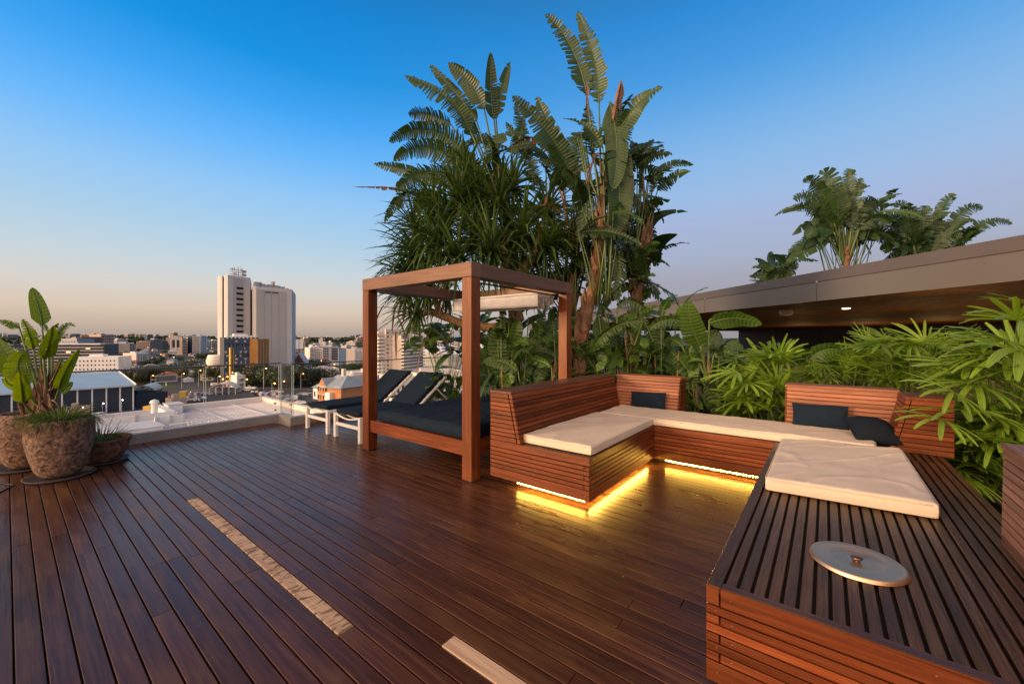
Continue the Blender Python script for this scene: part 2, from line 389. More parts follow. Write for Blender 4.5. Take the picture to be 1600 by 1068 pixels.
# ================================================================== KERB + BALUSTRADE
k = MB()
k.box(-3.7, 3.05, 7.80, 7.93, -.6, .14); k.box(3.052, 3.17, 7.30, 7.93, -.6, .142)
k.box(3.172, 6.6, 7.30, 7.43, -.6, .14)
tag(k.build('parapet_kerb', M['kerb'], bevel=.004), 'low grey painted kerb along the deck edge under the glass', 'kerb')
bal = thing('glass_balustrade', 'frameless clear glass balustrade with thin bronze handrail along the roof edge', 'balustrade', (1.0, 7.86, .14))
def pane(x0, y0, x1, y1):
    v = Vector((x1 - x0, y1 - y0, 0)); n_ = Vector((-v.y, v.x, 0)).normalized() * .006
    p = MB(); p.prism([(x0 - n_.x, y0 - n_.y, .145), (x1 - n_.x, y1 - n_.y, .145), (x1 + n_.x, y1 + n_.y, .145), (x0 + n_.x, y0 + n_.y, .145)], (0, 0, .90))
    g = p.build('glass_pane', M['glass'], parent=bal)
    u = v.normalized()
    for (xx, yy, s_) in ((x0, y0, 1), (x1, y1, -1)):
        c_ = Vector((xx, yy, 0)) + u * s_ * .001
        e = MB(); e.prism([tuple(c_ - n_ * 1.05 + Vector((0, 0, .146))), tuple(c_ + n_ * 1.05 + Vector((0, 0, .146))), tuple(c_ + n_ * 1.05 + u * s_ * .004 + Vector((0, 0, .146))), tuple(c_ - n_ * 1.05 + u * s_ * .004 + Vector((0, 0, .146)))], (0, 0, .898))
        e.build('glass_edge', M['edge'], parent=g)
for a_, b_ in ((-3.6, -1.75), (-1.73, .12), (.14, 1.97), (1.99, 3.09)): pane(a_, 7.86, b_, 7.86)
pane(3.11, 7.84, 3.11, 7.37)
for a_, b_ in ((3.13, 4.9), (4.92, 6.55)): pane(a_, 7.365, b_, 7.365)
h = MB(); h.box(-3.6, 3.14, 7.835, 7.885, 1.055, 1.075); h.box(3.09, 3.13, 7.39, 7.834, 1.053, 1.073); h.box(3.088, 6.6, 7.34, 7.388, 1.055, 1.075)
h.build('handrail', M['rail'], parent=bal, bevel=.003)
for x, y in ((3.02, 7.85), (3.13, 7.46)):
    for z in (.22, .34):
        q = MB(); q.tube([(x, y - .02, z), (x, y + .03, z)], .018, 10); q.build('clamp', M['steel'], parent=bal)
# ================================================================== OBLIQUE PIECES
def V(*a): return Vector(a)
def ob(mb, o, u, v, w, m=0, tone=.5):
    o, u, v, w = Vector(o), Vector(u), Vector(v), Vector(w)
    mb.prism([o, o + u, o + u + v, o + v], w, m, tone)
def slat_rows(z0, z1, top=.068, bot=.095, n=5, gap=.007):
    rows = [(z0, z0 + bot)]
    h_ = (z1 - top - z0 - bot - gap * (n + 1)) / n
    z = z0 + bot + gap
    for i in range(n): rows.append((z, z + h_)); z += h_ + gap
    rows.append((z1 - top, z1)); return rows
def slat_front(mb, o, u, n_, L, rows, start=True, end=False, th=.022, rd=rnd):
    """slats along u from o, facing n_; interlocked corner blocks at start/end"""
    u = Vector(u); n_ = Vector(n_); o = Vector(o)
    cb = .055
    for i, (a_, b_) in enumerate(rows):
        t = rd.random(); s0 = 0; s1 = L
        if start and i % 2 == 1:
            ob(mb, o + V(0, 0, a_) - n_ * .0, u * (cb - .006), n_ * -th, V(0, 0, b_ - a_), 0, rd.random()); s0 = cb
        if end and i % 2 == 1:
            ob(mb, o + u * (L - cb + .006) + V(0, 0, a_), u * (cb - .006), n_ * -th, V(0, 0, b_ - a_), 0, rd.random()); s1 = L - cb
        ob(mb, o + u * s0 + V(0, 0, a_), u * (s1 - s0), n_ * -th, V(0, 0, b_ - a_), 0, t)
        ns = max(1, round((s1 - s0 - .08) / .62)); zc = (a_ + b_) / 2
        for k in range(ns + 1):
            c_ = o + u * (s0 + .04 + (s1 - s0 - .08) * k / ns + rd.uniform(-.004, .004)) + V(0, 0, zc)
            mb.tube([c_ - n_ * .004, c_ + n_ * .0012], .0042, 8, 1)
SEAT = .455
TOPZ = .97
# ------------------------------------------------------------------ daybed
db = thing('daybed', 'square timber four-poster daybed with navy mattress and open beam canopy', 'daybed', (3.0, 2.9, 0))
PW = .14
for (x, y) in ((3.0, 2.9), (3.0, 4.81), (4.95, 2.9), (4.95, 4.81)):
    p = MB(); p.box(x, x + PW, y, y + PW, .012, 2.158, 0, .35 + .3 * rnd.random())
    po = p.build('post', M['slat_z'], parent=db, bevel=.004)
    f_ = MB(); f_.box(x + .01, x + PW - .01, y + .01, y + PW - .01, 0.0005, .012); f_.build('foot', M['void'], parent=po)
for (x0, x1, y0, y1, mt) in ((2.998, 3.15, 2.898, 4.952, 'beam_y'), (4.94, 5.092, 2.898, 4.952, 'beam_y'), (3.15, 4.94, 2.899, 3.05, 'beam_x'), (3.15, 4.94, 4.80, 4.951, 'beam_x')):
    p = MB(); p.box(x0, x1, y0, y1, 2.16, 2.315, 0, .4 + .3 * rnd.random()); p.build('beam', M[mt], parent=db, bevel=.004)
for (x0, x1, y0, y1, mt) in ((3.025, 3.07, 3.042, 4.808, 'slat_y'), (5.02, 5.065, 3.042, 4.808, 'slat_y'), (3.142, 4.948, 2.925, 2.97, 'slat_x'), (3.142, 4.948, 4.88, 4.925, 'slat_x')):
    p = MB(); p.box(x0, x1, y0, y1, .26, .415, 0, .5); p.build('side_rail', M[mt], parent=db, bevel=.003)
p = MB()
for i in range(19):
    x = 3.075 + i * .1018; p.box(x, x + .09, 2.975, 4.875, .38, .405, 0, rnd.random())
p.build('bed_slats', M['slat_y'], parent=db)
for y in (3.07, 4.77):
    p = MB(); p.tube([(3.14, y, 2.135), (4.95, y, 2.135)], .011, 8); p.build('canopy_rod', M['rod'], parent=db)
def cushion(mb, quad, th, nu=34, nv=26, wr=.006, seed=0, power=3.2, tone=.5, pinch=0.0, r=None):
    """quad: four bottom corners (Vector), rounded slab of thickness th along its normal"""
    q = [Vector(p) for p in quad]
    nrm_ = (q[1] - q[0]).cross(q[3] - q[0]).normalized()
    r = r or th * .55
    Lu = (q[1] - q[0]).length; Lv = (q[3] - q[0]).length
    def steps(L, n):
        e = [0, .04 * r, .14 * r, .3 * r, .55 * r, r]
        inner = [r + (L - 2 * r) * i / n for i in range(1, n)]
        return [x / L for x in e + inner + [L - x for x in reversed(e)]]
    U = steps(Lu, nu); W = steps(Lv, nv)
    def P(u, v): return q[0] * (1 - u) * (1 - v) + q[1] * u * (1 - v) + q[2] * u * v + q[3] * (1 - u) * v
    def prof(s_, L):
        e = min(s_, 1 - s_) * L
        if e >= r: return 1.0
        return max(0.0, 1 - (1 - e / r) ** power) ** (1 / power)
    top, bot = [], []
    cen = P(.5, .5)
    for j, v in enumerate(W):
        for i, u in enumerate(U):
            p = P(u, v); w = min(prof(u, Lu), prof(v, Lv)) if not pinch else prof(u, Lu) * prof(v, Lv)
            if pinch:
                a_ = 4 * u * (1 - u); b_ = 4 * v * (1 - v)
                w = (a_ ** .5) * (b_ ** .5) * 1.0
                # the sides bow in between the pinched corners
                p = cen + (p - cen) * (1 - pinch * ((a_ * (1 - b_)) * .5 + (b_ * (1 - a_)) * .5))
            n1 = noise.noise(Vector((p.x * 3.1 + seed, p.y * 9 + seed, p.z * 6)))
            n2 = noise.noise(Vector((p.x * 8 + seed, p.y * 3.3 - seed, seed + p.z * 8)))
            rid = (1 - abs(noise.noise(Vector((p.x * 2.6 + p.y * 3.7 + seed, p.y * 1.3 - p.x * 1.2, seed * 1.7)))) * 8) * 1.6
            wz = wr * (n1 + .7 * n2 + .9 * max(0, rid)) * w
            top.append(p + nrm_ * (th * .5 + th * .5 * w + wz)); bot.append(p + nrm_ * (th * .5 - th * .5 * w))
    nu_, nv_ = len(U), len(W)
    vs = top + bot; o = len(top); fs = []
    for j in range(nv_ - 1):
        for i in range(nu_ - 1):
            a_ = j * nu_ + i
            fs.append((a_, a_ + 1, a_ + nu_ + 1, a_ + nu_)); fs.append((o + a_, o + a_ + nu_, o + a_ + nu_ + 1, o + a_ + 1))
    mb.add(vs, fs, 0, tone)
def soft(name, quad, th, mat, label, cat, group=None, parent=None, **kw):
    m = MB(); cushion(m, quad, th, **kw)
    o = m.build(name, mat, parent=parent, smooth=True)
    bm = bmesh.new(); bm.from_mesh(o.data); bmesh.ops.remove_doubles(bm, verts=bm.verts[:], dist=.0004); bm.to_mesh(o.data); bm.free()
    for pl in o.data.polygons: pl.use_smooth = True
    if label: tag(o, label, cat, group)
    if name in ('bench_cushion', 'mattress'):
        q = [Vector(p) for p in quad]; up_ = Vector((0, 0, 1)); cc = sum(q, Vector()) / 4
        for zf in (.86, .14):
            pp = []
            for i in range(4):
                a_, b_ = q[i], q[(i + 1) % 4]; e_ = (b_ - a_).normalized(); r_c = .03; off = e_.cross(up_) * (-.0025 if zf else 0)
                for k in range(13): pp.append(a_ + e_ * r_c + (b_ - a_ - 2 * e_ * r_c) * k / 12 + off * -2 * .4 + up_ * (th * zf))
            pp.append(pp[0]); m = MB(); m.tube(pp, .0032, 6); m.build('piping', mat, parent=o, smooth=True)
    return o
soft('mattress', [(3.06, 3.00, .41), (5.0, 3.00, .41), (5.0, 4.70, .41), (3.06, 4.70, .41)], .15, M['navy'], 'thick navy mattress lying in the four-poster daybed', 'mattress', wr=.010, seed=3, power=4, nu=60, nv=50)
# gathered canopy cloth hung from the rods
p = MB(); nseg = 60; ys = [3.09 + 1.66 * i / nseg for i in range(nseg + 1)]
def fold(x, z0, z1, ph, amp):
    vs, fs = [], []
    for i, y in enumerate(ys):
        for j in range(5):
            t = j / 4; w = amp * (math.sin(y * 9 + ph) * .4 + noise.noise(Vector((y * 4, ph, t * 2))))
            vs.append((x + w * (.3 + .7 * t), y, z1 + (z0 - z1) * t + (.012 * noise.noise(Vector((y * 3, ph, 0))) if j == 4 else 0)))
    for i in range(nseg):
        for j in range(4):
            a_ = i * 5 + j; fs.append((a_, a_ + 5, a_ + 6, a_ + 1))
    p.add(vs, fs)
for i, (x, z0) in enumerate(((4.50, 1.95), (4.56, 1.99), (4.64, 1.93), (4.72, 2.02), (4.80, 1.97), (4.88, 2.0))): fold(x, z0, 2.125, i * 2.1, .022)
o = p.build('canopy_cloth', M['canopy'], parent=db, smooth=True)
sm = o.modifiers.new('thickness', 'SOLIDIFY'); sm.thickness = .004
for i in range(6):
    q = MB(); x = 4.50 + i * .076; q.box(x - .012, x + .012, 3.075, 4.765, 2.122, 2.148, 0, .5); q.build('canopy_batten', M['canopy'], parent=db)
# ------------------------------------------------------------------ sun loungers
def make_lounger():
    t = thing('sun_lounger', '', 'sun lounger', (0, 0, 0), 'white framed sun loungers')
    W_ = .74
    for (x, y) in ((0, 0), (0, W_ - .055), (1.55, 0), (1.55, W_ - .055)):
        l = MB(); l.box(x, x + .055, y, y + .055, 0, .375); l.build('leg', M['white'], parent=t, bevel=.006)
    f = MB(); f.box(.056, 2.0, .006, .046, .325, .370); f.box(.056, 2.0, W_ - .046, W_ - .006, .325, .370); f.box(1.96, 1.998, .047, W_ - .047, .33, .365); f.box(1.0, 1.04, .047, W_ - .047, .33, .365)
    f.build('frame', M['white'], parent=t, bevel=.004)
    s_ = MB(); s_.box(.012, .044, .056, W_ - .056, .19, .235); s_.build('stretcher', M['white'], parent=t, bevel=.003)
    b = MB(); pts = [(.025, .05 + (W_ - .1) * i / 10, .36 - .05 * math.sin(math.pi * i / 10)) for i in range(11)]
    for dx in (0, .12, .3, .6, .9): b.tube([(x + dx, y, z) for x, y, z in pts], .013, 6)
    b.build('sling', M['white'], parent=t, smooth=True)
    hx, hz, tx, tz = 1.04, .385, 1.66, .85
    u = V(tx - hx, 0, tz - hz).normalized()
    bf = MB()
    for y in (.01, W_ - .045):
        ob(bf, V(hx, y, hz - .03), u * .80, V(0, .035, 0), V(-u.z, 0, u.x) * .03)
    ob(bf, V(hx, .05, hz - .03) + u * .77, u * .03, V(0, W_ - .1, 0), V(-u.z, 0, u.x) * .03)
    bf.build('back_frame', M['white'], parent=t, bevel=.003)
    for y in (.03, W_ - .045):
        st = MB(); st.tube([(hx + .42, y, hz + .27), (1.78, y, .36)], .011, 6); st.build('prop', M['white'], parent=t)
    soft('seat_cushion', [(.02, .05, .372), (hx + .02, .05, .372), (hx + .02, W_ - .05, .372), (.02, W_ - .05, .372)], .07, M['navy'], None, None, parent=t, wr=.002, seed=1)
    nn = V(-u.z, 0, u.x) * .004
    a_ = V(hx, .05, hz) + nn; b_ = a_ + u * .79
    soft('back_cushion', [a_, b_, b_ + V(0, W_ - .1, 0), a_ + V(0, W_ - .1, 0)], .07, M['navy'], None, None, parent=t, wr=.002, seed=2)
    return t
l1 = make_lounger(); l1.location = (3.13, 6.17, 0); l1['label'] = 'white sun lounger with navy cushion, farther one, nearer the glass balustrade'
l2 = dup(l1, (3.12, 5.22, 0), 0, 'white sun lounger with navy cushion, the one nearer the daybed post')
# ================================================================== BENCHES
def backrest(root, o, u, v, L, cap_mat, face_mat, end_mat, top_in=.12, depth=.39, z0=SEAT, z1=TOPZ, end0=True, end1=True, nrow=11):
    """root thing; o = front bottom corner; u along, v towards the back"""
    o = Vector((*o, 0)); u = Vector((*u, 0)); v = Vector((*v, 0))
    rows = slat_rows(z0 + .004, z1 - .03, top=.04, bot=.045, n=nrow - 2, gap=.0065)
    f = MB()
    def vin(z): return top_in * (z - z0) / (z1 - z0)
    for a_, b_ in rows:
        va, vb = vin(a_), vin(b_)
        base = [o + v * va + V(0, 0, a_), o + v * vb + V(0, 0, b_), o + v * (vb + .022) + V(0, 0, b_), o + v * (va + .022) + V(0, 0, a_)]
        f.prism(base, u * L, 0, rnd.random())
    f.build('backrest_slats', face_mat, parent=root, bevel=.0015)
    for side, on in ((0, end0), (1, end1)):
        e = MB()
        oo = o + (u * L if side else V(0, 0, 0)); s_ = (1 if side else -1)
        for a_, b_ in rows:
            va, vb = vin(a_) + .003, vin(b_) + .003
            tt = rnd.random()
            # narrow end-grain blocks of the face slats, then the end slat
            w1 = .035
            base = [oo + v * va + V(0, 0, a_), oo + v * vb + V(0, 0, b_), oo + v * (vb + w1) + V(0, 0, b_), oo + v * (va + w1) + V(0, 0, a_)]
            e.prism(base, u * s_ * (.012 if on else .004), 0, rnd.random())
            base = [oo + v * (va + w1 + .006) + V(0, 0, a_), oo + v * (vb + w1 + .006) + V(0, 0, b_), oo + v * depth + V(0, 0, b_), oo + v * depth + V(0, 0, a_)]
            e.prism(base, u * s_ * (.020 if on else .005), 0, tt)
        e.build('end_panel', end_mat, parent=root, bevel=.0015)
    c_ = MB()
    ex = .022
    base = [o + v * (top_in - .006) - u * ex + V(0, 0, z1 - .028), o + v * (top_in - .006) + u * (L + ex) + V(0, 0, z1 - .028), o + v * (depth + .004) + u * (L + ex) + V(0, 0, z1 - .028), o + v * (depth + .004) - u * ex + V(0, 0, z1 - .028)]
    c_.prism(base, V(0, 0, .028), 0, .5)
    c_.build('cap', cap_mat, parent=root, bevel=.002)
    b = MB()
    prof = [o + v * .024 + V(0, 0, z0 + .001), o + v * (top_in + .02) + V(0, 0, z1 - .032), o + v * (depth - .012) + V(0, 0, z1 - .032), o + v * (depth - .012) + V(0, 0, z0 + .001)]
    b.prism([p + u * .002 for p in prof], u * (L - .004)); b.build('core', M['void'], parent=root)
    r_ = MB()
    for a_, b_ in rows: ob(r_, o + v * (depth) + V(0, 0, a_), u * L, v * -.010, V(0, 0, b_ - a_), 0, rnd.random())
    r_.build('rear_slats', end_mat, parent=root)
def top_slats(root, x0, x1, y0, y1, z1, along, mat, pitch=.048, gap=.009, edge=True):
    t = MB(); 
    if along == 'X':
        n = round((y1 - y0) / pitch); p_ = (y1 - y0) / n
        for i in range(n): t.box(x0, x1, y0 + i * p_ + gap / 2, y0 + (i + 1) * p_ - gap / 2, z1 - .022 + rnd.uniform(-.0006, .0006), z1, 0, rnd.random())
    else:
        n = round((x1 - x0) / pitch); p_ = (x1 - x0) / n
        for i in range(n): t.box(x0 + i * p_ + gap / 2, x0 + (i + 1) * p_ - gap / 2, y0, y1, z1 - .022, z1, 0, rnd.random())
    t.build('seat_slats', mat, parent=root, bevel=.002)
ROWS = slat_rows(.075, SEAT)
# --- left chaise
ch = thing('slatted_chaise_bench', 'red hardwood slatted bench with tall sloping backrest beside the daybed', 'bench', (3.15, 2.2, 0))
f = MB(); slat_front(f, (3.15, 1.62, 0), (0, 1, 0), (-1, 0, 0), 1.15, ROWS); f.build('end_slats', [M['slat_y'], M['screw']], parent=ch, bevel=.0015)
f = MB(); slat_front(f, (3.174, 1.62, 0), (1, 0, 0), (0, -1, 0), 1.646, ROWS, start=False); f.build('front_slats', [M['slat_x'], M['screw']], parent=ch, bevel=.0015)
f = MB(); slat_front(f, (3.174, 2.77, 0), (1, 0, 0), (0, 1, 0), 2.8, ROWS, start=False); f.build('rear_slats', [M['slat_x'], M['screw']], parent=ch)
top_slats(ch, 3.176, 5.6, 1.645, 2.74, SEAT - .001, 'X', M['deck_x'])
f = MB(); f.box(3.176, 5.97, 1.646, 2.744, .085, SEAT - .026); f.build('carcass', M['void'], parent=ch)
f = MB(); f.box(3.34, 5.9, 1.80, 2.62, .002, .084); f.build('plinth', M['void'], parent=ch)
backrest(ch, (3.172, 2.38), (1, 0), (0, 1), 2.46, M['cap'], M['slat_x'], M['slat_y'])
# --- middle bench
mb_ = thing('slatted_middle_bench', 'long red hardwood slatted bench between the chaise and the wide platform', 'bench', (4.9, 1.0, 0))
f = MB(); slat_front(f, (4.82, .40, 0), (0, 1, 0), (-1, 0, 0), 1.218, ROWS, start=False); f.build('front_slats', [M['slat_y'], M['screw']], parent=mb_, bevel=.0015)
top_slats(mb_, 4.84, 5.98, -.30, 1.64, SEAT, 'Y', M['deck_x'])
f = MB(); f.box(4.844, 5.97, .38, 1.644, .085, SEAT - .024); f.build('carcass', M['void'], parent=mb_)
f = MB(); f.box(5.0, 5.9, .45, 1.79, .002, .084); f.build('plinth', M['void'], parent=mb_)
b1 = thing('corner_backrest', 'short slatted timber backrest in the corner behind the small dark pillow by the chaise', 'backrest', (5.7, 2.0, SEAT))
backrest(b1, (5.635, 2.485), (0, -1), (1, 0), .90, M['back_y'], M['back_y'], M['slat_x'])
b2 = thing('centre_backrest', 'slatted timber backrest in the middle of the planting behind two dark pillows', 'backrest', (5.7, -.1, SEAT))
backrest(b2, (5.60, .355), (0, -1), (1, 0), .94, M['back_y'], M['back_y'], M['slat_x'])
b3 = thing('side_backrest', 'short slatted timber backrest half hidden by palm fronds right of the crumpled pillow', 'backrest', (5.3, -.7, SEAT))
backrest(b3, (5.60, -.47), (-1, 0), (0, -1), .44, M['slat_x'], M['slat_x'], M['slat_y'], depth=.42)
# --- wide platform bench
pl = thing('wide_platform_bench', 'wide low dark slatted timber platform in the right foreground with a round steel lid', 'bench', (3.3, -.2, 0))
ROWSB = slat_rows(.055, SEAT, top=.075, n=6, bot=.085)
f = MB(); slat_front(f, (1.85, .40, 0), (0, -1, 0), (-1, 0, 0), 1.9, ROWSB); f.build('end_slats', [M['slat_y'], M['screw']], parent=pl, bevel=.0018)
f = MB(); slat_front(f, (1.874, .40, 0), (1, 0, 0), (0, 1, 0), 2.94, ROWSB, start=False); f.build('side_slats', [M['slat_x'], M['screw']], parent=pl, bevel=.0015)
f = MB(); f.box(1.852, 1.895, -1.5, .344, SEAT + .0005, SEAT + .004, 0, .3)
f.build('edge_board', M['deck'], parent=pl, bevel=.001)
f = MB(); f.box(1.852, 4.815, .345, .398, SEAT - .02, SEAT + .004, 0, .35); f.build('edge_trim', M['deck_x'], parent=pl, bevel=.002)
top_slats(pl, 1.897, 4.838, -.83, .340, SEAT + .003, 'X', M['deck_x'], pitch=.0505, gap=.013)
top_slats(pl, 4.842, 5.56, -.83, -.302, SEAT + .003, 'X', M['deck_x'], pitch=.0505, gap=.013)
top_slats(pl, 1.897, 2.9, -1.5, -.835, SEAT + .003, 'X', M['deck_x'], pitch=.0505, gap=.013)
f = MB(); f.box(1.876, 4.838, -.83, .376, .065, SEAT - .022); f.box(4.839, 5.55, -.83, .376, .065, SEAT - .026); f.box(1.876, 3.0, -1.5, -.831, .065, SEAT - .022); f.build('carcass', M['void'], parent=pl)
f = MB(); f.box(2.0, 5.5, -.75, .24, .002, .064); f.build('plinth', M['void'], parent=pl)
b4 = thing('platform_end_backrest', 'weathered slatted timber box backrest cut off by the right edge of the photo', 'backrest', (2.4, -.9, SEAT))
backrest(b4, (3.14, -.705), (-1, 0), (0, -1), 1.35, M['greywood'], M['greywood'], M['greywood'], top_in=.008, depth=.42)
# --- round steel lid
ld = thing('fire_pit_lid', 'round brushed steel lid with a dark knob set on the slatted platform', 'lid', (2.45, -.115, SEAT + .003))
def lathe_part(name, prof, mat, c, parent, n=64, z=0):
    m = MB(); m.lathe(prof, (c[0], c[1], c[2]), n); return m.build(name, mat, parent=parent, smooth=True)
LC = (2.45, -.115, SEAT + .004)
rim = lathe_part('rim', [(.0, .007), (.060, .007), (.064, .0075), (.074, .011), (.080, .0115), (.084, .011), (.096, .021), (.100, .0225), (.104, .0225), (.150, .0165), (.156, .0160), (.160, .0185), (.166, .0190), (.172, .016), (.176, .010), (.178, .001)], M['steel'], LC, ld)
lathe_part('knob', [(.0, .032), (.017, .031), (.023, .026), (.019, .021), (.009, .017), (.009, .011), (.015, .0072)], plain('bronze_knob', (.16, .09, .05), rough=.3, metal=.8), LC, ld, 24)
# --- cushions
Z0 = SEAT + .004
soft('bench_cushion', [(3.235, 1.645, SEAT + .001), (4.86, 1.645, SEAT + .001), (4.86, 2.40, SEAT + .001), (3.235, 2.43, SEAT + .001)], .085, M['cream'], 'cream seat cushion on the chaise bench beside the daybed', 'cushion', 'cream bench cushions', wr=.0035, seed=5, power=5, nu=70, nv=40)
soft('bench_cushion', [(4.865, -.36, SEAT + .002), (5.60, -.40, SEAT + .002), (5.62, 2.36, SEAT + .002), (4.865, 2.36, SEAT + .002)], .085, M['cream'], 'long cream seat cushion on the middle bench in front of the planting', 'cushion', 'cream bench cushions', wr=.0035, seed=9, power=5, nu=40, nv=90)
soft('bench_cushion', [(3.235, .325, Z0), (3.315, -.515, Z0), (4.83, -.52, Z0), (4.62, .33, Z0)], .095, M['cream'], 'big cream cushion lying askew on the wide dark platform', 'cushion', 'cream bench cushions', wr=.0045, seed=14, power=5, nu=50, nv=80)
def pillow(c, w, hgt, th, yaw, lean, roll, mat, label, seed):
    Rm = Matrix.Rotation(yaw, 3, 'Z') @ Matrix.Rotation(lean, 3, 'Y') @ Matrix.Rotation(roll, 3, 'X')
    q = [Vector((0, -w / 2, -hgt / 2)), Vector((0, w / 2, -hgt / 2)), Vector((0, w / 2, hgt / 2)), Vector((0, -w / 2, hgt / 2))]
    c = Vector(c) - Rm @ Vector((th / 2, 0, 0)); qs = [c + Rm @ p for p in q]
    return soft('pillow', qs, th, mat, label, 'pillow', wr=.012, seed=seed, pinch=.10, nu=36, nv=24)
pillow((5.61, 1.97, .645), .50, .23, .11, 0, R(14), R(-2), M['navy'], 'small dark blue pillow leaning on the backrest next to the chaise', 21)
pillow((5.54, .05, .655), .50, .26, .11, 0, R(16), R(-1), M['navy'], 'dark blue rectangular pillow leaning upright on the centre backrest', 22)
pillow((5.22, -.36, .615), .36, .34, .22, R(28), R(62), R(10), M['black_fabric'], 'crumpled dark pillow slumped in the corner right of the upright pillow', 23)
# --- led strips
def led(x0, y0, x1, y1, z, label):
    t = thing('led_strip', label, 'light strip', ((x0 + x1) / 2, (y0 + y1) / 2, z), 'yellow light strips under the benches')
    L = math.hypot(x1 - x0, y1 - y0); ux, uy = (x1 - x0) / L, (y1 - y0) / L
    b = MB(); ob(b, (x0, y0, z), (ux * L, uy * L, 0), (-uy * .008, ux * .008, 0), (0, 0, .014)); b.build('strip', M['ledline'], parent=t)
    d_ = MB(); n = int(L / .030)
    for i in range(n):
        cx_, cy_ = x0 + ux * L * (i + .5) / n, y0 + uy * L * (i + .5) / n
        ob(d_, (cx_ - ux * .004 - uy * -.007, cy_ - uy * .004 - ux * .007, z - .006), (ux * .008, uy * .008, 0), (-uy * .020, ux * .020, 0), (0, 0, .012))
    d_.build('diodes', M['led'], parent=t)
led(3.20, 1.68, 3.20, 2.45, .058, 'yellow light strip under the end of the chaise bench')
led(4.72, 1.67, 3.24, 1.67, .058, 'yellow light strip under the long front of the chaise bench')
led(4.87, .46, 4.87, 1.50, .058, 'yellow light strip under the middle bench')
# ================================================================== POTS
def pot(name, label, c, prof, mat, sx=1, sy=1, wob=.05, saucer=None, n=56):
    t = thing(name, label, 'plant pot', c)
    m = MB(); m.lathe(prof, c, n, wob=wob, sx=sx, sy=sy); m.build('pot_body', mat, parent=t, smooth=True)
    s_ = MB(); zs = prof[-1][1] + .01; rs = prof[-1][0]
    s_.lathe([(0, zs + .02), (rs * .6, zs + .015), (rs * 1.01, zs)], c, 32, sx=sx, sy=sy); s_.build('soil', M['soil'], parent=t, smooth=True)
    if saucer:
        q = MB(); q.lathe([(0, .004), (saucer - .03, .004), (saucer, .03), (saucer + .012, .03), (saucer - .018, .0005), (0, .0005)], c, 40); q.build('saucer', M['saucer'], parent=t, smooth=True)
    return t
tall = [(.0, .022), (.15, .022), (.20, .04), (.245, .10), (.285, .20), (.315, .32), (.332, .44), (.335, .54), (.328, .60), (.318, .632), (.295, .640), (.270, .628), (.262, .58), (.26, .55)]
c1 = (.165, 7.32, 0); c2 = (.37, 6.57, 0); c3 = (.715, 6.98, 0)
tall = [(r * .79, z) for r, z in tall]
pot('tall_stone_pot', 'tall rough stone pot at the far left holding the big leafy plant', c1, [(r, z * 1.02) for r, z in tall], M['stone'], saucer=.25)
pot('tall_stone_pot', 'tall rough stone pot in front with dry tufted grass', c2, tall, M['stone'], saucer=.265)
pot('low_clay_bowl', 'low wide round clay bowl with thin grassy plant beside the tall pots', c3, [(0, .02), (.20, .02), (.235, .04), (.28, .11), (.318, .20), (.335, .262), (.345, .272), (.34, .292), (.318, .292), (.305, .26), (.30, .24)], M['clay'], sx=.84, sy=.84, saucer=.25)
